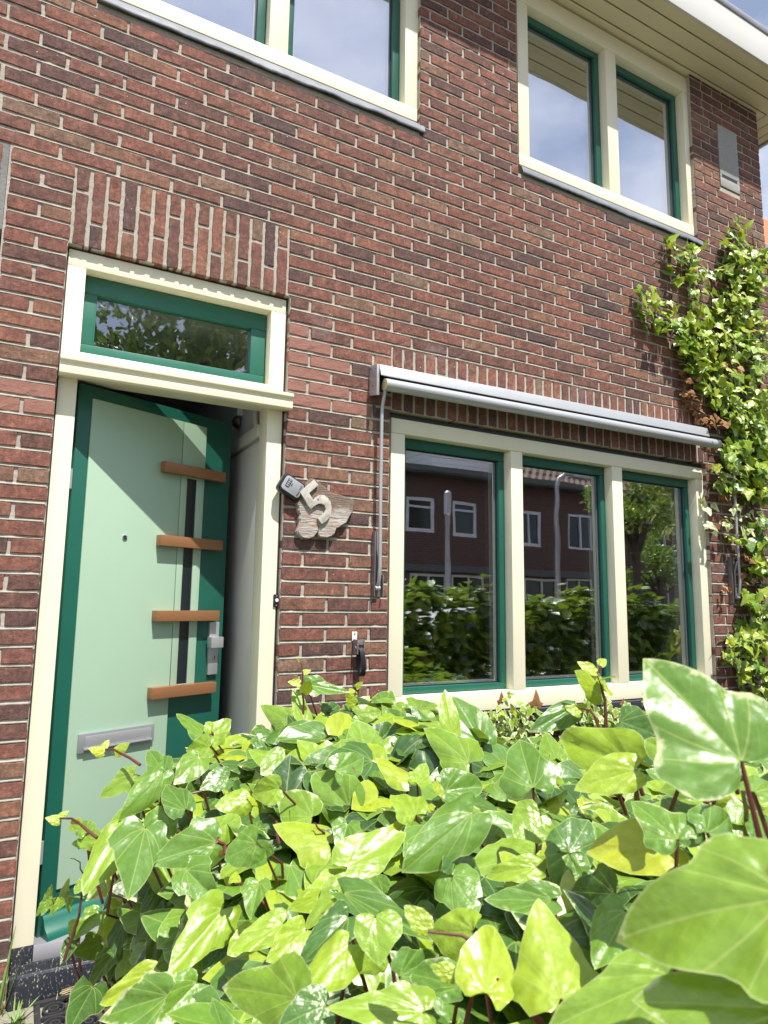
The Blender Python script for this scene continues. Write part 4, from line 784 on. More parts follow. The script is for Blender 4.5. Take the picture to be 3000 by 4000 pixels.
# ---------------------------------------------------------------- large-leaved ivy hedge
hedge = thing('ivy_hedge', (.3, -1.7, 0.0), 'broad hedge of large glossy lime and dark green ivy leaves filling the foreground', 'hedge')
HERO = [[-0.491,-2.477,1.298,-0.513,-2.409,1.377,-0.823,-0.523,0.222,0.098,0.46,1,0.6],[-0.595,-2.574,1.246,-0.656,-2.489,1.209,-0.78,-0.331,0.531,0.083,0.62,0,0.4],[-0.61,-2.579,1.188,-0.654,-2.506,1.169,-0.733,-0.278,0.621,0.054,0.62,0,0.5],[-0.593,-2.366,1.088,-0.558,-2.3,1.129,-0.458,-0.284,0.842,0.077,0.8,0,0.25],[-0.567,-2.458,1.142,-0.644,-2.41,1.104,-0.526,-0.167,0.834,0.049,0.62,0,0.0],[-0.637,-2.319,1.081,-0.593,-2.278,1.112,-0.195,-0.442,0.876,0.049,0.85,0,0.2],[-0.339,-2.285,1.151,-0.41,-2.221,1.136,-0.624,-0.563,0.543,0.059,0.95,0,0.1],[-0.317,-2.09,1.078,-0.348,-2.101,1.039,-0.486,-0.651,0.583,0.053,0.45,0,0.2],[-0.317,-2.09,1.078,-0.258,-2.07,1.111,-0.199,-0.643,0.74,0.058,0.28,0,0.1],[-0.368,-2.258,1.232,-0.427,-2.223,1.211,-0.566,-0.588,0.579,0.044,0.8,0,0.1],[-0.329,-2.221,1.224,-0.342,-2.102,1.241,-0.858,-0.161,0.488,0.066,0.75,0,0.3],[-0.264,-1.954,1.129,-0.239,-1.886,1.195,-0.585,-0.443,0.679,0.083,0.42,0,0.1],[-0.029,-1.809,1.224,-0.131,-1.806,1.189,-0.257,-0.695,0.672,0.047,0.3,0,0],[-0.026,-1.924,1.213,0.004,-1.973,1.197,-0.738,-0.577,0.351,0.062,0.28,0,0],[-0.408,-2.344,1.185,-0.409,-2.29,1.211,-0.58,-0.37,0.726,0.05,0.5,0,0.6],[-0.381,-2.36,1.192,-0.319,-2.349,1.197,0.055,-0.663,0.746,0.051,0.4,0,0.0],[-0.301,-2.317,1.226,-0.341,-2.27,1.21,-0.668,-0.341,0.662,0.035,0.6,0,0.1],[-0.517,-2.371,1.146,-0.567,-2.384,1.114,-0.398,-0.458,0.795,0.041,0.5,0,0.2],[-0.459,-2.209,1.086,-0.513,-2.155,1.076,-0.512,-0.375,0.772,0.035,0.45,0,0.6],[-0.322,-2.036,1.117,-0.365,-2.031,1.091,-0.425,-0.683,0.593,0.06,0.65,0,0.2],[-0.393,-2.106,1.077,-0.451,-2.073,1.069,-0.438,-0.619,0.652,0.03,0.75,0,0.2],[-0.338,-2.191,1.064,-0.346,-2.126,1.045,-0.97,-0.059,0.235,0.057,0.12,0,0],[-0.36,-2.324,1.254,-0.362,-2.267,1.269,-0.592,-0.24,0.769,0.039,0.6,0,0.2],[-0.329,-2.316,1.173,-0.321,-2.255,1.196,-0.598,-0.223,0.77,0.044,0.35,0,0.1],[-0.441,-2.453,1.262,-0.388,-2.437,1.271,-0.065,-0.321,0.945,0.031,0.55,0,0.1],[-0.328,-2.388,1.186,-0.287,-2.355,1.202,-0.11,-0.311,0.944,0.03,0.4,0,0.1],[-0.412,-1.987,1.117,-0.523,-1.973,1.048,-0.455,-0.659,0.599,0.064,0.45,0,0.1],[-0.545,-1.841,1.015,-0.443,-1.845,1.054,-0.297,-0.657,0.693,0.064,0.72,0,0.3],[-0.545,-1.837,0.988,-0.635,-1.844,0.975,-0.028,-0.794,0.607,0.055,0.78,1,0.1],[-0.559,-1.866,1.001,-0.625,-1.869,0.958,-0.49,-0.386,0.782,0.046,0.7,0,0.0],[-0.434,-1.617,1.031,-0.468,-1.515,1.082,-0.653,-0.498,0.571,0.078,0.55,0,0.1],[-0.517,-1.629,1.03,-0.555,-1.555,1.056,-0.444,-0.488,0.751,0.069,0.6,0,0.6],[-0.461,-2.006,1.044,-0.367,-1.976,1.04,0.287,-0.826,0.485,0.062,0.22,0,0.0],[-0.461,-2.006,1.044,-0.458,-2.061,1.015,-0.487,-0.431,0.759,0.057,0.5,0,0.1],[-0.556,-2.188,1.064,-0.58,-2.137,1.045,-0.869,-0.251,0.427,0.049,0.75,0,0.1],[-0.633,-2.026,1.031,-0.707,-2.037,0.991,-0.318,-0.58,0.75,0.047,0.25,0,0.6],[-0.653,-2.071,1.022,-0.719,-2.088,0.992,-0.231,-0.541,0.809,0.048,0.78,0,0.1],[-0.628,-2.089,1.055,-0.641,-2.123,1.024,-0.35,-0.554,0.755,0.051,0.66,0,0.1],[-0.626,-2.197,1.003,-0.709,-2.153,1.009,-0.199,-0.484,0.852,0.047,0.7,0,0.1],[-0.723,-2.084,0.986,-0.766,-1.976,0.957,-0.805,-0.163,0.571,0.067,0.6,1,0.5],[-0.589,-2.042,0.985,-0.627,-2.019,0.969,-0.572,-0.498,0.651,0.034,0.7,0,0.5],[-0.583,-2.2,1.019,-0.612,-2.137,1.011,-0.527,-0.131,0.84,0.037,0.45,0,0.6],[-0.666,-1.884,0.974,-0.738,-1.876,0.95,-0.314,-0.584,0.749,0.037,0.75,0,0.1],[-0.637,-1.898,0.965,-0.697,-1.921,0.95,0.036,-0.613,0.789,0.044,0.78,0,0.1],[-0.579,-1.902,1.005,-0.512,-2.027,0.982,-0.359,-0.352,0.864,0.041,0.35,0,0.2],[-0.156,-1.435,1.107,-0.184,-1.519,1.003,-0.477,-0.618,0.625,0.13,0.1,1,0],[-0.116,-1.567,1.076,-0.151,-1.443,1.14,-0.578,-0.495,0.649,0.085,0.6,1,0.4],[-0.031,-1.502,1.101,-0.037,-1.399,1.195,-0.38,-0.634,0.674,0.093,0.4,0,0.1],[-0.093,-1.472,1.12,-0.086,-1.433,1.218,-0.064,-0.927,0.37,0.048,0.75,0,0.1],[-0.096,-1.236,1.094,-0.107,-1.179,1.135,-0.525,-0.564,0.638,0.075,0.4,0,0],[-0.315,-1.001,1.086,-0.378,-0.915,1.125,-0.574,-0.648,0.501,0.074,0.6,1,0.2],[-0.29,-1.032,1.196,-0.191,-1.082,1.174,-0.253,-0.762,0.596,0.056,0.45,0,0],[-0.237,-1.047,1.111,-0.183,-1.022,1.133,0.195,-0.845,0.498,0.054,0.2,0,0],[-0.207,-1.181,1.129,-0.151,-1.213,1.138,-0.5,-0.727,0.471,0.049,0.65,0,0.1],[-0.323,-1.114,1.1,-0.341,-1.06,1.188,0.15,-0.829,0.539,0.048,0.7,0,0],[-0.574,-1.606,1.082,-0.618,-1.58,1.069,-0.553,-0.751,0.359,0.048,0.72,0,0.3],[-0.639,-1.732,1.01,-0.677,-1.654,1.01,-0.617,-0.308,0.724,0.042,0.4,0,0.2],[-0.481,-1.707,1.034,-0.513,-1.742,1.001,-0.257,-0.529,0.809,0.045,0.45,0,0],[-0.375,-1.767,1.051,-0.39,-1.705,1.073,-0.485,-0.385,0.785,0.053,0.75,0,0],[-0.31,-1.633,1.069,-0.344,-1.564,1.111,-0.266,-0.593,0.76,0.048,0.85,0,0],[-0.295,-1.641,1.067,-0.255,-1.609,1.094,-0.172,-0.513,0.841,0.042,0.7,0,0],[-0.237,-1.671,1.059,-0.257,-1.638,1.064,-0.727,-0.495,0.476,0.042,0.9,0,0],[-0.331,-1.798,1.094,-0.258,-1.816,1.102,-0.249,-0.756,0.605,0.055,0.4,0,0.2],[-0.624,-2.143,1.012,-0.557,-2.121,1.011,0.219,-0.648,0.73,0.04,0.35,0,0.1],[-0.708,-2.129,0.997,-0.756,-2.124,0.989,-0.182,-0.668,0.722,0.045,0.3,0,0.1],[-0.518,-1.91,0.995,-0.55,-1.87,0.998,-0.617,-0.542,0.571,0.047,0.5,0,0.4],[-0.682,-1.823,1.01,-0.706,-1.863,0.983,-0.265,-0.425,0.866,0.038,0.5,0,0.3],[-0.441,-1.565,1.09,-0.365,-1.551,1.107,-0.013,-0.742,0.671,0.056,0.5,0,0.2],[-0.496,-1.421,1.093,-0.555,-1.442,1.069,0.001,-0.753,0.658,0.056,0.6,0,0.5],[-0.745,-1.399,1.084,-0.823,-1.426,1.013,-0.266,-0.767,0.583,0.052,0.5,0,0.1],[-0.733,-1.346,1.072,-0.756,-1.281,1.105,-0.519,-0.53,0.671,0.049,0.42,0,0.1],[-0.779,-1.26,1.052,-0.844,-1.254,1.013,-0.293,-0.896,0.334,0.047,0.65,1,0.1],[-0.732,-1.55,1.048,-0.753,-1.474,1.079,-0.313,-0.43,0.847,0.048,0.35,0,0.3],[-0.685,-1.59,0.998,-0.79,-1.588,0.982,-0.067,-0.936,0.345,0.076,0.45,1,0.1],[-0.798,-1.532,1.021,-0.836,-1.639,0.955,0.029,-0.53,0.848,0.084,0.38,1,0.1],[-0.823,-1.434,0.991,-0.892,-1.512,0.924,-0.041,-0.624,0.78,0.061,0.68,0,0.1],[-0.711,-1.741,0.948,-0.798,-1.788,0.894,0.043,-0.786,0.617,0.067,0.72,1,0.1],[-0.758,-1.498,1.03,-0.797,-1.525,0.974,-0.21,-0.812,0.545,0.054,0.5,0,0.5],[-0.753,-1.667,0.987,-0.722,-1.737,0.96,-0.413,-0.485,0.771,0.058,0.45,1,0.4],[-0.656,-1.726,1.032,-0.701,-1.698,1.006,-0.634,-0.701,0.327,0.054,0.5,0,0.1],[-0.767,-1.816,0.889,-0.821,-1.84,0.863,0.057,-0.783,0.619,0.055,0.5,0,0.6],[-0.801,-1.795,0.871,-0.881,-1.747,0.842,-0.574,-0.732,0.367,0.063,0.45,1,0.7],[-0.813,-1.731,0.874,-0.883,-1.723,0.843,-0.384,-0.595,0.706,0.03,0.85,0,0.2],[-0.873,-1.571,0.795,-0.91,-1.666,0.798,0.437,-0.142,0.888,0.053,0.15,0,0],[-0.813,-1.367,0.749,-0.862,-1.454,0.74,0.164,-0.189,0.968,0.04,0.2,0,0.1],[-0.792,-1.325,0.779,-0.828,-1.413,0.729,-0.248,-0.397,0.884,0.038,0.12,1,0.1],[-0.748,-1.421,0.869,-0.797,-1.501,0.821,-0.177,-0.422,0.889,0.04,0.12,1,0.1],[-0.744,-1.478,0.853,-0.785,-1.562,0.799,-0.124,-0.495,0.86,0.039,0.12,0,0],[-0.61,-1.187,1.099,-0.651,-1.082,1.159,-0.187,-0.539,0.821,0.04,0.5,0,0.3],[-0.598,-1.195,1.107,-0.547,-1.17,1.135,0.172,-0.866,0.47,0.056,0.7,1,0.1],[-0.613,-1.242,1.092,-0.668,-1.27,1.095,0.431,-0.817,0.382,0.046,0.65,0,0.1],[-0.666,-1.363,1.097,-0.719,-1.41,1.069,0.204,-0.652,0.73,0.052,0.55,0,0.5],[-0.614,-1.409,1.061,-0.672,-1.422,1.052,0.125,-0.861,0.492,0.045,0.35,0,0.1],[-0.603,-1.503,1.04,-0.661,-1.494,1.033,-0.2,-0.834,0.515,0.047,0.75,0,0.1],[-0.67,-1.542,1.003,-0.618,-1.514,1.013,0.257,-0.724,0.64,0.045,0.65,0,0.5],[-0.852,-1.319,0.947,-0.895,-1.294,0.937,-0.527,-0.751,0.397,0.032,0.65,0,0.5],[-0.813,-1.345,0.974,-0.847,-1.324,0.963,-0.558,-0.664,0.499,0.02,0.98,0,0],[-0.871,-1.299,0.956,-0.88,-1.251,0.974,-0.358,-0.385,0.851,0.032,0.55,0,0.3],[-0.708,-1.733,0.891,-0.743,-1.77,0.882,0.219,-0.425,0.878,0.036,0.2,0,0],[-0.691,-1.831,0.947,-0.73,-1.842,0.931,-0.08,-0.73,0.679,0.036,0.8,0,0.1],[-0.876,-1.354,0.884,-0.893,-1.377,0.871,0.262,-0.631,0.73,0.018,0.6,0,0.3],[-0.861,-1.224,0.741,-0.886,-1.189,0.747,-0.485,-0.463,0.741,0.036,0.7,0,0.1],[-0.838,-1.304,0.802,-0.883,-1.333,0.777,-0.034,-0.625,0.78,0.039,0.55,1,0.2],[-0.825,-1.264,0.723,-0.873,-1.309,0.737,0.666,-0.534,0.521,0.047,0.4,0,0.2],[-0.874,-1.214,0.721,-0.895,-1.257,0.7,0.051,-0.468,0.882,0.026,0.15,0,0]]
lv = Leaves(21); stems = MB(); r = np.random.RandomState(77)
def petiole(B, down=.12, rad=.0022, into=(0.05, .03)):
    B = Vector(B); e = B + Vector((r.normal(into[0], .03), r.normal(into[1], .03), -down * r.uniform(.8, 1.3))); mid = (B + e) / 2 + Vector((r.normal(0, .012), r.normal(0, .012), .01))
    stems.tube([B, mid, e], [rad * .75, rad, rad * 1.2], 5, caps=False)
for hh in HERO:
    B, T, nrm, W = np.array(hh[0:3]), np.array(hh[3:6]), np.array(hh[6:9]), hh[9]; tone, var, pale = hh[10:13]
    W *= 1.14; T = B + (T - B) * 1.06; Ln = np.linalg.norm(T - B); near = np.linalg.norm(B - CAM) < .9
    if near:
        hv = unit(unit([.12, -1, 1.95]) + unit(CAM - (B + T) / 2)); nrm = unit(nrm * .45 + hv * .55)
    lv.add(B, T - B, nrm, Ln, W, tone, pale, (1 if var or near and Ln > .08 else (0, 2, 0, 1, 2)[r.randint(5)]), 22 if near else 15, 9 if near else 6, fold=(r.uniform(.03, .14) if near and Ln > .08 else r.uniform(.06, .30)) if (near or r.rand() < .7) else r.uniform(.35, .65), curl=r.normal(.12, .10), wave=r.uniform(.03, .06))
    petiole(B, .16 if near else .12, .0026)
def htop(x, y):
    h = .935 + .17 * np.clip((x + .62) / .9, 0, 1) + .115 * np.clip((y + 1.7) / .5, 0, 1) * np.clip((.30 - x) / .35, 0, 1) * np.clip((x + .66) / .2, 0, 1) - .20 * np.clip((x - .0) / .30, 0, 1) * np.clip((y + 2.1) / .6, 0, 1) + .03 * math.sin(5.1 * x + 1.3 * y) + .03 * math.sin(4.3 * y - 2.1 * x + 1)
    if y > -1.05: h -= .5 * (y + 1.05) * (.4 if x < .25 else .9)
    h -= .10 * math.exp(-((x + .70) / .10) ** 2)
    if y < -2.0 and x > -.45: h += .05
    return h
def rleaf(p, out, size, dist):
    a = r.uniform(0, 6.28); t = unit([math.cos(a), math.sin(a), r.normal(-.25, .3)])
    nrm = unit(np.array(out) * 1.0 + np.array([.05, -.45, .55]) + r.normal(0, .38, 3))
    m_ = unit(t - nrm * (t @ nrm)); m_ = unit(m_ + np.array([0, -.1, -.35 if abs(out[2]) < .5 else -.05]))
    u = r.rand(); tone = np.clip(r.normal(.50, .16) + (.24 if u > .72 else 0) - (.34 if u < .28 else 0), .03, .90)
    pale = r.uniform(.35, .8) if r.rand() < .30 else r.uniform(0, .15)
    q = (13, 4) if dist < 1.9 else ((10, 3) if dist < 3.2 else (7, 2))
    lv.add(p, m_, nrm, size, size * r.uniform(.72, .95), tone, pale, (1, 1, 0, 2, 2)[r.randint(5)], *q, fold=r.uniform(.0, .35) if r.rand() < .7 else r.uniform(.35, .8))
    return tone
def clearcam(p, lim=.72): return np.linalg.norm(np.asarray(p) - CAM) > lim
HB = np.array([h[0:3] for h in HERO]); HT_ = np.array([h[3:6] for h in HERO])
HC = HB * .5 + HT_ * .5 - CAM; HD = np.linalg.norm(HC, axis=1); HU = HC / HD[:, None]; HR = np.array([np.linalg.norm(HT_[i] - HB[i]) * .42 for i in range(len(HERO))]) / HD
def hides_hero(p, size):
    q = np.asarray(p) - CAM; dq = np.linalg.norm(q); c = HU @ (q / dq); ang_ = np.arccos(np.clip(c, -1, 1))
    return bool(np.any((ang_ < HR + size * .25 / dq) & (dq < HD + .01)))
cnt = 0
for i in range(5200):                                   # top of the hedge
    x, y = r.uniform(-.74, 1.9), r.uniform(-2.45, -.78); z = htop(x, y) - abs(r.normal(0, .05)); p = np.array([x, y, z]); sz = r.uniform(.070, .128)
    if not clearcam(p) or hides_hero(p, sz): continue
    rleaf(p, (0, 0, 1), sz, np.linalg.norm(p - CAM)); cnt += 1
    if r.rand() < .55: petiole(p, .09, .0016)
for i in range(3000):                                   # left face, beside the path
    y = r.uniform(-2.4, -.80); z = r.uniform(.10, htop(-.7, y)); x = -.70 + .05 * math.sin(6 * y + 4 * z) + abs(r.normal(0, .05)) + (.06 if z < .4 else 0); p = np.array([x, y, z]); sz = r.uniform(.072, .125)
    if not clearcam(p) or hides_hero(p, sz): continue
    if z < .75: pass
    rleaf(p, (-.9, -.15, .1), sz, np.linalg.norm(p - CAM))
for i in range(1500):                                   # face towards the windows (seen in their reflections)
    x = r.uniform(-.7, 1.9); z = r.uniform(.08, htop(x, -.9)); p = np.array([x, -.80 - abs(r.normal(0, .05)), z])
    if not hides_hero(p, .09): rleaf(p, (0, .9, .2), r.uniform(.07, .12), 2.2)
for i in range(1500):                                   # face towards the street
    x = r.uniform(-.7, .4); z = r.uniform(.08, 1.0); p = np.array([x, -2.42 + abs(r.normal(0, .06)), z]); sz = r.uniform(.07, .12)
    if clearcam(p) and not hides_hero(p, sz): rleaf(p, (0, -.9, .2), sz, 1.5)
for i in range(1700):                                   # inner leaves that close the hedge
    x, y = r.uniform(-.62, 1.8), r.uniform(-2.35, -.88); z = htop(x, y) - .06 - r.uniform(.0, .45) ** 1.3; p = np.array([x, y, z]); a = r.uniform(0, 6.28)
    if hides_hero(p, .09) or not clearcam(p): continue
    lv.add(p, (math.cos(a), math.sin(a), r.normal(0, .3)), unit(r.normal(0, .5, 3) + [0, -.3, .8]), r.uniform(.07, .11), r.uniform(.06, .09), r.uniform(.0, .4), .1, 0, 7, 2)
for i in range(5200):                                   # hedge along the street, right of the photographer
    u = r.rand(); x = r.uniform(.55, 6.6); top = 1.45 + .09 * math.sin(2.9 * x) + .07 * math.sin(8.3 * x + 1) + .05 * math.sin(19 * x) + (.12 if r.rand() < .04 else 0)
    if x < 1.2: top -= (1.2 - x) * .35
    if u < .34: p = np.array([x, r.uniform(-3.0, -2.3), top - abs(r.normal(0, .03))]); o = (0, .2, 1)
    elif u < .84: p = np.array([x, -2.3 - abs(r.normal(0, .06)), r.uniform(.1, top)]); o = (0, .9, .2)
    else: p = np.array([x, -3.0 + abs(r.normal(0, .05)), r.uniform(.1, top)]); o = (0, -.9, .2)
    rleaf(p, o, r.uniform(.08, .125), 4.0)
# upright young shoots
def shoot(base, tip, n, rad=.0032, size=.03, pal=(.78, .95), mesh=None, extra=()):
    base, tip = Vector(base), Vector(tip); pts = []
    for i in range(6):
        t = i / 5; q = base.lerp(tip, t) + Vector((r.normal(0, .004), r.normal(0, .004), 0)) + Vector((0, 0, .015 * math.sin(t * 3.1))); pts.append(q)
    stems.tube(pts, [rad, rad * .95, rad * .85, rad * .7, rad * .55, rad * .4], 7)
    for k in range(n):
        t = 1 - k / max(1, n) * .55; q = base.lerp(tip, t); a = 2.4 * k + r.uniform(-.3, .3) + base.x * 7; sz = size * (.8 + .35 * k) * r.uniform(.85, 1.15)
        m_ = unit([math.cos(a) * .9, math.sin(a) * .5, r.uniform(.1, .7)]); lv.add(np.array(q) + m_ * .006, m_, unit([-.15 + .2 * r.normal(), -.75, .45]), sz, sz * .72, r.uniform(*pal), .1, 0, 9, 3, fold=.25, curl=.15)
shoot((-.312, -1.1, 1.06), (-.339, -1.1, 1.262), 4, .0032, .024)
shoot((-.145, -1.1, 1.02), (-.172, -1.1, 1.185), 4, .0030, .028)
S_ = [[[-0.005,-1.873,1.179],[-0.017,-1.864,1.309],5,0.0036,0.034],[[-0.056,-1.905,1.19],[-0.063,-1.849,1.229],2,0.003,0.03],[[-0.245,-2.311,1.137],[-0.475,-2.462,1.289],0,0.003,0.03],[[-0.311,-2.345,1.221],[-0.367,-2.378,1.261],0,0.0027,0.03],[[-0.237,-2.259,1.147],[-0.24,-2.262,1.178],2,0.0036,0.03],[[-0.295,-2.17,1.148],[-0.314,-2.188,1.181],0,0.003,0.03],[[-0.321,-2.22,1.19],[-0.329,-2.219,1.211],0,0.003,0.03],[[-0.586,-2.342,1.054],[-0.646,-2.291,1.082],1,0.0036,0.03],[[-0.569,-2.329,1.056],[-0.649,-2.247,1.104],1,0.003,0.04],[[-0.501,-1.687,0.98],[-0.534,-1.678,1.034],0,0.0027,0.03],[[-0.566,-1.595,0.982],[-0.588,-1.591,1.032],0,0.0032,0.03],[[-0.397,-1.627,0.967],[-0.402,-1.636,1.038],0,0.0034,0.03],[[-0.608,-1.733,0.908],[-0.667,-1.649,0.944],2,0.003,0.03],[[-0.866,-1.372,0.965],[-0.925,-1.25,0.978],3,0.0032,0.028],[[-0.783,-1.297,1.079],[-0.841,-1.175,1.091],3,0.0032,0.028],[[-0.686,-1.647,0.997],[-0.699,-1.642,1.014],0,0.004,0.03],[[-0.684,-1.818,0.978],[-0.709,-1.784,0.997],1,0.004,0.03],[[-0.851,-1.252,0.886],[-0.875,-1.244,0.91],0,0.0028,0.03],[[-0.775,-1.396,0.8],[-0.824,-1.317,0.84],0,0.003,0.03],[[-0.597,-1.193,1.092],[-0.597,-1.195,1.107],0,0.003,0.03],[[-0.862,-1.287,0.85],[-0.891,-1.231,0.887],0,0.0016,0.02]]
for (b_, t_, n_, rad_, sz_) in S_: shoot(b_, t_, n_, rad_, sz_)
# main woody stems and supports inside the hedge
for i in range(110):
    x, y = r.uniform(-.6, 1.7), r.uniform(-2.3, -.9); h = htop(x, y) - r.uniform(.02, .15); pts = [Vector((x + r.normal(0, .12), y + r.normal(0, .1), .01)), Vector((x + r.normal(0, .05), y + r.normal(0, .05), h * .5)), Vector((x, y, h))]
    stems.tube(pts, [.006, .0045, .003], 6)
for i in range(70):
    x, y = r.uniform(-.70, 1.0), r.uniform(-2.3, -.9); z = htop(x, y) - r.uniform(.03, .18); a = r.uniform(0, 6.28); ln = r.uniform(.12, .3)
    stems.tube([(x, y, z - .05), (x + ln * .5 * math.cos(a), y + ln * .5 * math.sin(a), z + .0), (x + ln * math.cos(a), y + ln * math.sin(a), z - .02)], [.0034, .003, .002], 6)
for i in range(2600):
    x = r.uniform(.6, 6.5); top = 1.40 + .10 * math.sin(1.9 * x); a = r.uniform(0, 6.28)
    lv.add((x, r.uniform(-2.9, -2.42), r.uniform(.1, top)), (math.cos(a), math.sin(a), r.normal(0, .3)), unit(r.normal(0, .4, 3) + [0, .8, .5]), r.uniform(.10, .15), r.uniform(.09, .13), r.uniform(.1, .5), .1, 0, 7, 2)
for i in range(60):
    x = r.uniform(.6, 6.4); stems.tube([(x, -2.7, .01), (x + r.normal(0, .1), -2.65, .7), (x + r.normal(0, .15), -2.6, 1.25)], [.008, .006, .004], 6)
fol = lv.build('foliage', LEAF, hedge); fol['label'] = 'glossy ivy leaves, some edged with cream'
stems.build('stems', STEM, hedge, smooth=True)
# thin vine trailing in front of the door bottom
vn = thing('trailing_vine', (-.80, -1.25, .55), 'thin pale vine with small toothed leaves trailing in front of the door bottom', 'vine')
m1 = MB(); P0 = [[-0.861,-1.284,0.825],[-0.891,-1.244,0.821],[-0.899,-1.239,0.821],[-0.918,-1.203,0.804],[-0.928,-1.197,0.8]]
m1.tube(P0, [.0018, .0016, .0014, .0012, .0009][:len(P0)], 6); m1.build('stem', BARB, vn, smooth=True); l2 = Leaves(4)
for i in range(1, len(P0)):
    for sgn in (-1, 1):
        l2.add(np.array(P0[i]) + [0, 0, 0], unit([sgn * .35 - .25, -.1, -.8 * (1 if sgn < 0 or i % 2 else -.6)]), unit([-.1, -.9, .3]), .036 * r.uniform(.8, 1.2), .018, r.uniform(.55, .75), .0, 1, 9, 3, fold=.2)
l2.build('leaves', LEAF, vn)

# ---------------------------------------------------------------- climbing ivy on the wall
IVY = {"green":[[3.347,4.209,0.029],[3.326,4.131,0.042],[3.345,4.047,0.058],[3.211,4.008,0.041],[3.256,3.933,0.074],[3.393,3.989,0.05],[3.516,3.996,0.051],[3.595,3.954,0.068],[3.66,4.045,0.043],[3.126,3.768,0.049],[3.241,3.772,0.074],[3.403,3.805,0.075],[3.554,3.826,0.076],[3.46,3.704,0.084],[3.194,3.673,0.041],[3.537,3.661,0.05],[3.121,3.561,0.056],[3.249,3.566,0.065],[3.05,3.46,0.04],[3.15,3.466,0.072],[3.309,3.52,0.066],[3.288,3.429,0.065],[3.105,3.38,0.048],[2.591,3.831,0.027],[2.647,3.823,0.035],[2.752,3.827,0.031],[2.838,3.868,0.028],[2.583,3.706,0.034],[2.688,3.743,0.043],[2.808,3.776,0.047],[2.636,3.647,0.035],[2.777,3.684,0.047],[2.898,3.708,0.036],[2.919,3.663,0.032],[2.629,3.548,0.038],[2.796,3.615,0.039],[2.814,3.545,0.039],[2.897,3.541,0.031],[2.818,3.431,0.027],[2.294,3.432,0.022],[2.346,3.414,0.03],[2.385,3.361,0.037],[2.462,3.379,0.037],[2.328,3.285,0.04],[2.414,3.297,0.037],[2.49,3.299,0.045],[2.377,3.219,0.033],[2.46,3.175,0.022],[2.543,3.264,0.038],[2.632,3.26,0.045],[2.737,3.283,0.061],[2.869,3.328,0.062],[2.671,3.173,0.061],[2.788,3.197,0.069],[2.924,3.266,0.07],[2.666,3.092,0.053],[2.782,3.115,0.069],[2.941,3.171,0.07],[3.093,3.244,0.072],[3.223,3.288,0.065],[3.423,3.329,0.074],[3.148,3.155,0.072],[3.319,3.205,0.065],[3.481,3.237,0.066],[2.752,3.014,0.069],[2.896,3.057,0.07],[2.828,2.948,0.061],[2.988,3.01,0.055],[3.4,3.093,0.065],[3.509,3.113,0.041],[3.006,2.932,0.07],[3.154,2.941,0.079],[2.856,2.85,0.046],[2.973,2.829,0.07],[3.12,2.837,0.079],[3.358,2.934,0.081],[3.523,2.987,0.049],[3.088,2.751,0.078],[3.24,2.774,0.08],[3.427,2.836,0.073],[3.167,2.666,0.079],[3.362,2.71,0.08],[3.512,2.748,0.049],[3.573,3.475,0.05],[3.589,3.364,0.05],[3.508,3.504,0.05],[3.015,2.476,0.056],[3.179,2.497,0.075],[3.366,2.54,0.087],[3.471,2.483,0.078],[2.907,2.379,0.041],[3.079,2.37,0.056],[3.26,2.391,0.076],[3.41,2.349,0.086],[2.983,2.266,0.046],[3.124,2.224,0.056],[3.306,2.241,0.076],[3.442,2.206,0.058],[3.312,1.994,0.056],[3.415,1.943,0.057],[3.107,1.869,0.046],[3.328,1.844,0.066],[3.38,1.752,0.056],[3.283,1.702,0.056],[3.391,1.565,0.056],[3.386,1.659,0.047],[3.188,1.488,0.055],[3.288,1.444,0.065],[3.387,1.38,0.047],[3.207,1.38,0.046],[3.124,1.272,0.054],[3.239,1.253,0.055],[3.089,1.202,0.045],[3.231,1.173,0.055],[3.333,1.153,0.055],[3.005,1.221,0.036],[2.954,1.109,0.04],[3.149,1.077,0.054],[3.247,1.039,0.054],[3.1,1.017,0.045],[3.297,0.948,0.055],[3.203,0.891,0.054],[3.321,0.885,0.055]],"pale":[[2.8,2.075,0.027],[2.91,2.066,0.036],[3.05,2.04,0.046],[3.2,2.08,0.056],[3.32,2.07,0.057],[2.872,1.945,0.045],[3.014,1.964,0.046],[3.172,1.937,0.046],[3.394,2.038,0.048]],"dead":[[2.689,2.939,0.03],[2.696,2.878,0.03],[2.714,2.81,0.038],[2.744,2.753,0.042],[2.786,2.705,0.042],[2.84,2.65,0.046],[2.934,2.648,0.046],[3.02,2.677,0.039],[3.09,3.061,0.032],[3.176,3.044,0.04],[3.249,3.007,0.036],[3.185,1.762,0.037],[3.216,1.625,0.037],[3.005,1.539,0.027],[3.082,1.132,0.027],[3.002,2.147,0.027]],"sill":[[1.084,0.882,0.031],[1.161,0.884,0.039],[1.261,0.893,0.039],[1.342,0.888,0.04],[1.102,0.821,0.038],[1.18,0.823,0.047],[1.28,0.831,0.055],[1.209,0.768,0.039],[1.121,0.783,0.031],[1.553,0.875,0.033],[1.663,0.861,0.05],[1.743,0.888,0.05],[1.836,0.891,0.051],[1.892,0.838,0.06],[1.774,0.805,0.059],[1.639,0.806,0.05],[1.913,0.779,0.051],[1.54,0.813,0.041],[2.038,0.854,0.052],[2.11,0.799,0.053],[2.204,0.904,0.045],[1.182,0.959,0.02],[1.402,0.792,0.04],[1.466,0.826,0.048]]}
civ = thing('climbing_ivy', (3.5, -.05, 0.0), 'yellow-green ivy climbing the brick wall at the right of the house', 'climbing plant')
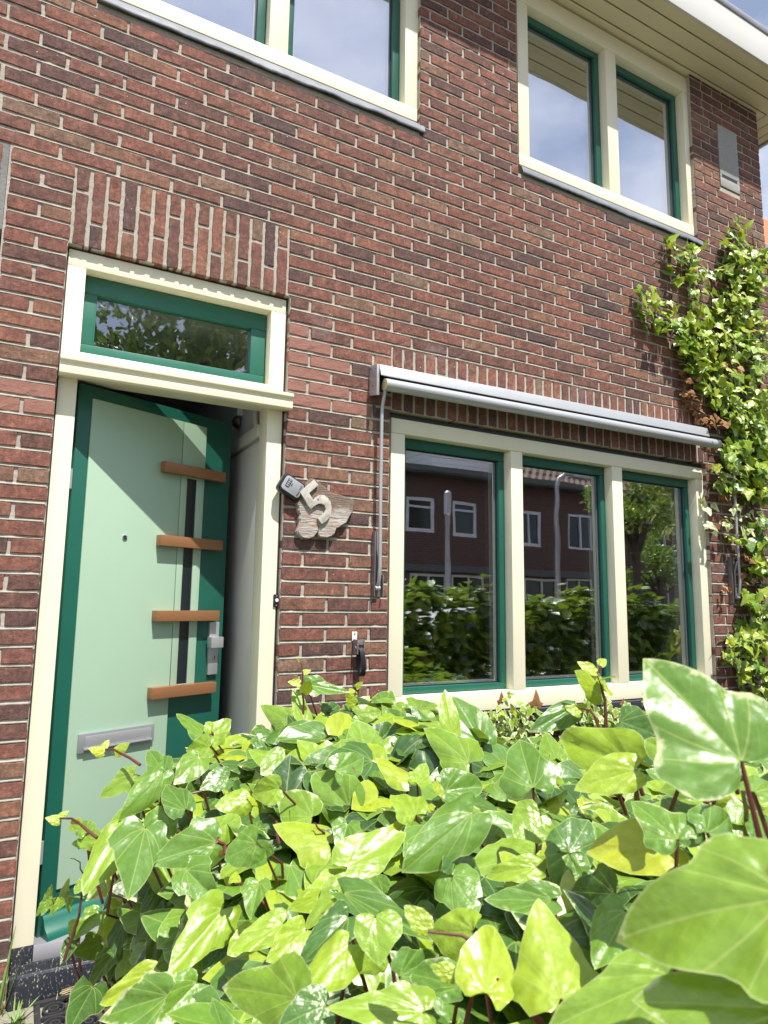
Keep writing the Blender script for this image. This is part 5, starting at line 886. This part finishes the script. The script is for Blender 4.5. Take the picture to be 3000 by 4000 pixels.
def wall_leaves(L_, blobs, dens, size, tone, pale, ybase, depth, var=3, yfun=None):
    for (x, z, rr) in blobs:
        n = max(2, int(dens * math.pi * rr * rr / (size[0] * size[0])))
        for i in range(n):
            a, q = r.uniform(0, 6.28), rr * math.sqrt(r.rand()); px, pz = x + q * math.cos(a), z + q * math.sin(a)
            py = (yfun(px, pz) if yfun else ybase) - abs(r.normal(0, depth)); s_ = r.uniform(*size)
            m_ = unit([r.normal(0, .55), r.normal(-.25, .2), r.normal(-.35, .55)]); nrm = unit([r.normal(-.12, .35), -.75, r.normal(.65, .35)])
            L_.add((px, py, pz), m_, nrm, s_, s_ * r.uniform(.85, 1.1), np.clip(r.normal(*tone), 0, .97), r.uniform(*pale), var if r.rand() < .8 else 1, 10, 3, fold=r.uniform(0, .3))
def yf(x, z): return -.15 if 2.35 < z < 2.62 and x < 3.0 else -.045
L1 = Leaves(8)
big_ = [b for b in IVY['green'] if b[2] > .055]; small_ = [b for b in IVY['green'] if b[2] <= .055]
wall_leaves(L1, IVY['green'], 1.5, (.050, .084), (.50, .16), (0, .4), -.04, .030, yfun=yf)
wall_leaves(L1, IVY['green'], 1.7, (.046, .080), (.82, .09), (.1, .7), -.075, .045, yfun=lambda x, z: yf(x, z) - .035)
wall_leaves(L1, [b for b in IVY['green'] if b[1] < 2.75], 1.5, (.060, .098), (.66, .16), (.1, .8), -.10, .05, yfun=lambda x, z: yf(x, z) - .05)
wall_leaves(L1, [(4.0 + .05 * i, 3.2 - .28 * i, .16) for i in range(12)], .8, (.04, .07), (.6, .18), (.1, .6), -.06, .06)
L1.build('foliage', LEAF, civ)
L1 = Leaves(9); wall_leaves(L1, IVY['pale'], 1.0, (.045, .075), (.66, .05), (1.6, 2.3), -.06, .05); pl = L1.build('pale_leaves', LEAF, civ); pl['label'] = 'cluster of creamy yellow ivy leaves'
L1 = Leaves(10); wall_leaves(L1, IVY['dead'], 2.2, (.030, .050), (.45, .25), (0, 0), -.05, .035, yfun=yf); dl = L1.build('dead_leaves', DEADLEAF, civ); dl['label'] = 'dry brown dead ivy leaves'
m1 = MB()
def polyst(pts, rad): m1.tube([(x, -.034, z) for x, z in pts], [rad * (1 - .7 * i / (len(pts) - 1)) for i in range(len(pts))], 6)
polyst([(3.45, .02), (3.42, 1.0), (3.35, 1.9), (3.3, 2.5), (3.2, 2.9), (3.12, 3.3), (3.08, 3.75)], .012)
polyst([(3.35, 1.9), (3.5, 2.6), (3.6, 3.2), (3.63, 3.9), (3.6, 4.2)], .010); polyst([(3.3, 2.5), (3.0, 2.9), (2.85, 3.2), (2.7, 3.45)], .007); polyst([(3.42, 1.0), (3.7, 1.8), (3.8, 2.8)], .009)
for i in range(90):
    b = IVY['green'][r.randint(len(IVY['green']))]; a = r.uniform(0, 6.28); m1.tube([(b[0], -.036, b[1]), (b[0] + .07 * math.cos(a), -.04, b[1] + .07 * math.sin(a) - .03), (b[0] + .12 * math.cos(a), -.036, b[1] + .12 * math.sin(a) - .10)], [.003, .0025, .0015], 5)
m1.build('stems', TWIG, civ, smooth=True)
siv = thing('small_leaved_ivy', (1.6, -.05, 0.0), 'small variegated ivy with brown dead leaves growing under the ground-floor window sill', 'climbing plant')
L1 = Leaves(12); wall_leaves(L1, IVY['sill'], 2.2, (.032, .052), (.72, .13), (.6, 1.3), -.06, .04); wall_leaves(L1, [(x, z - .10, rr * 1.1) for x, z, rr in IVY['sill']] + [(x, z - .26, rr * 1.3) for x, z, rr in IVY['sill']], .8, (.03, .045), (.45, .2), (.4, 1.0), -.04, .03)
L1.build('foliage', LEAF, siv)
L1 = Leaves(13)
for (x, z, s_) in ((1.165, .935, .06), (1.395, .905, .085), (1.66, .86, .05), (1.50, .85, .05), (2.03, .875, .04), (1.32, .82, .05), (1.80, .80, .05), (1.62, .78, .05), (1.12, .84, .04)):
    L1.add((x, -.065, z), unit([r.normal(0, .3), -.2, .9]), unit([r.normal(-.1, .3), -.9, .3]), s_, s_ * .95, r.uniform(.35, .7), 0, 3, 14, 4)
L1.build('dead_leaves', DEADLEAF, siv)
m1 = MB()
for i in range(22):
    x = 1.1 + i * .048; m1.tube([(x, -.045, .02), (x + r.normal(0, .04), -.04, .4), (x + r.normal(0, .05), -.04, .8)], [.005, .004, .002], 5)
m1.build('stems', TWIG, siv, smooth=True)

# ================================================================ NEIGHBOURS
nb = thing('neighbour_house', (-2.6, 0, 0), 'brick terraced house next door at the left edge of the photo', 'house')
mb = MB(); mortar_boxes(mb, -6.0, -1.1895, 0.0, 5.33, openings=[(-2.25, -1.1895, -1, 2.845), (-2.212, -1.1895, 3.21, 5.4)]); nw = mb.build('wall', GREYMORTAR, nb)
OPEN_keep = list(OPEN); OPEN[:] = [(-2.30, -1.19, -1, 3.21)]
bricks_mesh('brickwork', brick_list(-4.2, -2.21, -37, 42) + soldiers(-2.30, -1.206, 17, 2.85, 3.196), nw)
OPEN[:] = OPEN_keep
mb = MB(); mb.box(-1.285, -1.205, .02, .12, .1, 2.81); mb.box(-2.23, -2.15, .02, .12, .1, 2.81); mb.box(-2.1495, -1.2855, .02, .12, 2.73, 2.81); nf = mb.build('door_frame', paint('pale_blue_white', (.62, .66, .70), .4), nb, bevel=.003)
mb = MB(); mb.box(-2.149, -1.286, .07, .11, .15, 2.729); mb.build('door', paint('neighbour_door', (.10, .12, .16), .4), nb)
# the bay between neighbour and house shares one roof line
# distant orange-tiled house seen past the right corner
th_ = thing('tiled_house', (17.0, 10.0, 0), 'distant house with a bright orange tiled roof beyond the right corner', 'house')
def tile_mat(name, c1, c2):
    m, n, b, o = newmat(name); g = N(n, 'ShaderNodeNewGeometry').outputs['Position']; s = N(n, 'ShaderNodeSeparateXYZ'); n.links.new(g, s.inputs[0])
    wv = N(n, 'ShaderNodeTexWave', {'Scale': 1.2, 'Distortion': 0.0}); cb = N(n, 'ShaderNodeCombineXYZ', {'X': M(n, 'ADD', s.outputs['X'], s.outputs['Y'])}); n.links.new(cb.outputs[0], wv.inputs['Vector'])
    pz = M(n, 'PINGPONG', s.outputs['Z'], .16); n1 = noise(n, g, 6, 5)
    n.links.new(MIX(n, n1, c1, c2), b.inputs['Base Color']); b.inputs['Roughness'].default_value = .8
    p = bump(n, wv.outputs['Fac'], 1.0, .05, None); bump(n, pz, 1.0, .3, b, p); return m
ORANGE = tile_mat('orange_tiles', (.62, .19, .09), (.48, .13, .06)); BROWNT = tile_mat('brown_tiles', (.13, .085, .065), (.20, .12, .085))
mb = MB(); mb.box(13.0, 21.0, 6.3, 11.0, 0, 9.8); mb.build('wall', SIDEBRICK, th_); mb = MB(); mb.prism([(6.0, 9.95), (8.6, 13.45), (11.3, 9.95), (11.3, 9.75), (8.6, 13.2), (6.0, 9.75)], 'x', 12.6, 21.4); mb.build('roof', ORANGE, th_)
mb = MB(); mb.box(12.6, 21.4, 5.86, 5.99, 9.78, 9.93); mb.build('gutter', STEEL, th_)

# ---------------------------------------------------------------- row houses across the street (reflected in the panes)
FYO = -12.87
def opp_house(x0, x1, ups, downs, label, dormer=None, flat_=False):
    o = thing('row_house', ((x0 + x1) / 2, FYO, 0), label, 'house', 'row houses across the street')
    op = [(a, b, c, d) for a, b, c, d in ups + downs]
    xs = sorted({x0, x1} | {v for q in op for v in q[:2]}); zs = sorted({0, 5.05} | {v for q in op for v in q[2:]}); m_ = MB()
    for a, b in zip(xs[:-1], xs[1:]):
        for c, d in zip(zs[:-1], zs[1:]):
            if not any(q[0] < (a + b) / 2 < q[1] and q[2] < (c + d) / 2 < q[3] for q in op): m_.box(a, b, FYO - .3, FYO, c, d)
    m_.build('wall', OPPBRICK, o); m_ = MB(); m_.box(x0, x1, FYO - 8, FYO - 7.7, 0, 5.05); m_.build('back_wall', OPPBRICK, o)
    for (a, b, c, d) in op:
        f_ = MB(); t = .10 if b - a < 1.0 else .07; y0, y1 = FYO - .10, FYO - .02
        f_.box(a, b, y0, y1, c, c + t); f_.box(a, b, y0, y1, d - t, d); f_.box(a, a + t, y0, y1, c + t, d - t); f_.box(b - t, b, y0, y1, c + t, d - t)
        if b - a > .95: f_.box((a + b) / 2 - .03, (a + b) / 2 + .03, y0, y1, c + t, d - t)
        else: f_.box(a + t, b - t, y0, y1, d - .30, d - .24)
        wf = f_.build('window', OPPWHITE if c > 2.5 else OPPCREAM, o)
        g_ = MB(); g_.box(a + t, b - t, FYO - .08, FYO - .07, c + t, d - t); g_.build('pane', OPPGLASS, wf)
    m_ = MB(); m_.box(x0, x1, FYO - .02 + .0205, FYO + .06, 2.32, 2.52); m_.build('fascia_board', OPPDARK, o)
    m_ = MB(); m_.box(x0, x1, FYO - .30, FYO + .42, 5.051, 5.09); m_.box(x0, x1, FYO + .38, FYO + .46, 5.0905, 5.24); m_.build('gutter', OPPDARK, o)
    m_ = MB(); m_.prism([(FYO + .44, 5.22), (FYO - 3.8, 8.1), (FYO - 8.2, 5.22), (FYO - 8.2, 5.12), (FYO - 3.8, 7.95), (FYO + .44, 5.12)], 'x', x0, x1); rf = m_.build('roof', BROWNT, o)
    if flat_:
        bpy.data.objects.remove(rf); m_ = MB(); m_.box(x0, x1, FYO - 8.2, FYO + .30, 5.0905, 5.16); rf = m_.build('roof', OPPDARK, o)
        m_ = MB(); m_.prism([(9.45, 5.161), (13.5, 5.161), (12.45, 5.95), (11.1, 6.9), (9.9, 6.9), (9.45, 6.3)], 'y', FYO - 3.0, FYO - .55); m_.build('boarded_gable', OPPBOARD, rf)
    if dormer:
        a, b = dormer; m_ = MB(); m_.box(a, b, FYO - 3.2, FYO - .9, 5.6, 7.25); dm = m_.build('dormer', OPPBOARD, rf)
    return o
OPPBRICK = tex_brick(); OPPBRICK.name = 'row_brick'
for nd in OPPBRICK.node_tree.nodes:
    if nd.type == 'TEX_BRICK': nd.inputs['Color1'].default_value = (.155, .082, .066, 1); nd.inputs['Color2'].default_value = (.105, .062, .054, 1); nd.inputs['Mortar'].default_value = (.22, .19, .17, 1)
OPPWHITE = paint('row_window_white', (.68, .68, .72), .4); OPPCREAM = paint('row_window_cream', (.62, .60, .50), .4); OPPDARK = paint('row_dark_board', (.10, .11, .10), .6); OPPGLASS = paint('row_glass', (.025, .035, .03), .08, 0, 0, grain=0)
def board_mat():
    m, n, b, o = newmat('white_boards'); g = N(n, 'ShaderNodeNewGeometry').outputs['Position']; s = N(n, 'ShaderNodeSeparateXYZ'); n.links.new(g, s.inputs[0]); pz = M(n, 'PINGPONG', s.outputs['Z'], .09)
    n.links.new(MIX(n, N(n, 'ShaderNodeMapRange', {'Value': pz, 'From Min': .0, 'From Max': .012}).outputs[0], (.40, .42, .46), (.90, .91, .93)), b.inputs['Base Color']); return m
OPPBOARD = board_mat()
opp_house(2.0, 7.3, [(3.2, 4.1, 3.42, 4.42), (5.2, 6.1, 3.42, 4.42)], [(3.0, 4.6, 1.0, 2.28)], 'brown brick row house across the street seen only as a reflection, leftmost one')
opp_house(7.3, 11.9, [(8.33, 9.22, 3.43, 4.42), (9.85, 10.72, 3.38, 4.42)], [(8.46, 9.66, 1.1, 2.26), (9.78, 11.0, .95, 2.26)], 'brown row house with two small white upper windows, reflected in the left pane', dormer=None, flat_=True)
opp_house(11.9, 16.2, [(12.25, 13.22, 3.25, 4.36), (14.29, 15.40, 3.25, 4.36)], [(12.5, 13.8, .9, 2.26), (14.2, 15.3, .9, 2.30)], 'brown row house with tiled roof and dormer, reflected in the middle pane', dormer=(14.6, 16.0))
opp_house(16.2, 24.0, [(17.6, 18.9, 3.25, 4.36), (20.6, 21.8, 3.25, 4.36)], [(17.4, 19.0, .9, 2.26), (20.4, 22.0, .9, 2.26)], 'brown brick row house across the street behind the street tree, reflected in the right pane')
_unused = '''bdn = thing('white_house', (12.0, -20, 0), 'pale weatherboarded building rising behind the row houses, seen as a reflection', 'house')
mb = MB(); mb.prism([(10.6, 0), (14.2, 0), (14.2, 5.5), (11.9, 9.3), (10.6, 9.3)], 'y', -20.5, -18.6); mb.build('wall', OPPBOARD, bdn); mb = MB(); mb.prism([(10.5, 9.31), (11.95, 9.31), (14.3, 5.45), (14.4, 5.55), (12.0, 9.45), (10.5, 9.45)], 'y', -20.6, -18.5); mb.build('roof', OPPDARK, bdn)'''
# lamp posts
def lamp(x, y, h, label, arm):
    o = thing('street_lamp', (x, y, 0), label, 'street lamp', 'street lamps across the street'); m_ = MB()
    m_.tube([(x, y, 0), (x, y, 1.0), (x, y, h * .75), (x, y, h * .93)] + ([(x + .06, y, h * .97), (x + .22, y, h), (x + .42, y, h + .01)] if arm else [(x, y, h)]), [.062, .055, .042, .036] + ([.045, .04, .035] if arm else [.05]), 12); m_.build('post', STEEL, o, smooth=True)
    m_ = MB()
    if arm: m_.box(x + .40, x + .85, y - .10, y + .10, h - .04, h + .05)
    else: m_.tube([(x, y, h + .001), (x, y, h + .04), (x, y, h + .42), (x, y, h + .46)], [.04, .065, .065, .03], 12)
    m_.build('lamp_head', ALU, o)
lamp(8.25, -6.9, 4.05, 'grey street lamp with curved arm across the street, reflected in the middle pane', True)
lamp(5.65, -6.9, 3.0, 'short grey street lamp with upright lantern across the street, reflected in the left pane', False)
# parked cars
def car(x, y, col, label):
    o = thing('parked_car', (x, y, -.105), label, 'car', 'cars parked across the street'); z = -.105
    m_ = MB(); prof = [(-2.05, .25), (-2.08, .62), (-1.95, .92), (-1.35, 1.0), (-.80, 1.42), (-.3, 1.50), (.75, 1.49), (1.35, 1.30), (1.85, 1.0), (2.05, .9), (2.08, .45), (2.0, .25)]
    hw = [.84, .86, .84, .82, .66, .63, .63, .68, .80, .82, .85, .84]; n = len(prof)
    vs = [(x + a, y - w_, z + b) for (a, b), w_ in zip(prof, hw)] + [(x + a, y + w_, z + b) for (a, b), w_ in zip(prof, hw)]
    m_.add(vs, [tuple(range(n)), tuple(range(2 * n - 1, n - 1, -1))] + [(i, (i + 1) % n, n + (i + 1) % n, n + i) for i in range(n)]); m_.build('body', col, o, bevel=.05, seg=3)
    for sg_ in (-1, 1):
        m_ = MB(); gp = [(-1.15, 1.02), (-.72, 1.37), (.70, 1.41), (1.22, 1.22), (1.45, 1.02)]
        m_.add([(x + a, y + sg_ * (.845 - .19 * (b - 1.0) / .45 * 1.0), z + b) for a, b in gp] + [(x + a, y + sg_ * (.80 - .19 * (b - 1.0) / .45), z + b) for a, b in gp], [tuple(range(5)), tuple(range(9, 4, -1))] + [(i, (i + 1) % 5, 5 + (i + 1) % 5, 5 + i) for i in range(5)]); m_.build('side_window', OPPGLASS, o)
        for wx in (-1.3, 1.32):
            m_ = MB(); m_.tube([(x + wx, y + sg_ * .70, z + .31), (x + wx, y + sg_ * .88, z + .31)], .31, 24); wh = m_.build('wheel', RUBBER, o, bevel=.03)
            m_ = MB(); m_.tube([(x + wx, y + sg_ * .881, z + .31), (x + wx, y + sg_ * .895, z + .31)], .19, 18); m_.build('rim', ALU, wh)
        m_ = MB(); m_.box(x + 2.04, x + 2.075, y + sg_ * .62 - .14, y + sg_ * .62 + .14, z + .62, z + .76); m_.build('headlight', SPACER, o)
car(5.6, -6.3, paint('car_white', (.75, .77, .80), .15, 0, 0, grain=0), 'white car parked across the street, its roof reflected above the hedge in the left pane')
car(10.0, -6.3, paint('car_dark', (.03, .035, .045), .12, 0, 0, grain=0), 'dark car parked across the street, its roof reflected above the hedge in the middle pane')
# trees
def tree(x, y, h, cr, seed, label, n=2600, tone=(.42, .15), leaf=.11, base=0.0, tone_hi=.7, flat=1.0):
    o = thing('street_tree', (x, y, base), label, 'tree', 'trees reflected in the panes'); r3 = np.random.RandomState(seed); m_ = MB(); tr = h - cr * 1.25
    m_.tube([(x, y, base), (x + .05, y, base + tr * .6), (x, y + .05, base + tr), (x + .1, y, base + h * .85)], [h * .028, h * .022, h * .018, h * .006], 10)
    cl = []
    for i in range(26):
        a, e = r3.uniform(0, 6.28), r3.uniform(-.5, 1.3); q = cr * r3.uniform(.45, .95); c = np.array([x + q * math.cos(a) * math.cos(e), y + q * math.sin(a) * math.cos(e), base + h - cr + q * math.sin(e) * flat]); cl.append((c, cr * r3.uniform(.16, .34)))
        m_.tube([(x, y, base + tr * r3.uniform(.7, 1)), ((x + c[0]) / 2, (y + c[1]) / 2, (base + tr + c[2]) / 2 + .1), tuple(c)], [h * .008, h * .005, h * .002], 5)
    m_.build('trunk', BARK, o, smooth=True); L_ = Leaves(seed)
    for i in range(n):
        c, q = cl[r3.randint(len(cl))]; p = c + unit(r3.normal(0, 1, 3)) * q * r3.rand() ** .4 * [1.3, 1.3, .8]
        L_.add(p, r3.normal(0, 1, 3), unit(r3.normal(0, .6, 3) + [0, 0, .7]), leaf * r3.uniform(.7, 1.4), leaf * r3.uniform(.5, .8), np.clip(r3.normal(*tone), 0, tone_hi), 0, 0, 4, 1)
    L_.build('crown', LEAF, o)
tree(1.4, -8.3, 7.6, 2.3, 31, 'tall leafy street tree across the street, reflected in the light above the door', 5200, leaf=.13)
tree(11.0, -7.4, 4.5, 1.15, 32, 'young yellow-green street tree reflected in the right pane', 2600, (.66, .14), .10, tone_hi=.9)
tree(13.0, -8.4, 3.2, 1.0, 33, 'small reddish bush-like tree reflected low in the right pane', 1600, (.5, .2), .10)
tree(8.7, -17.0, 9.0, 2.0, 34, 'dark tree behind the row houses, reflected at the top of the left pane', 3000, (.3, .12), .16)
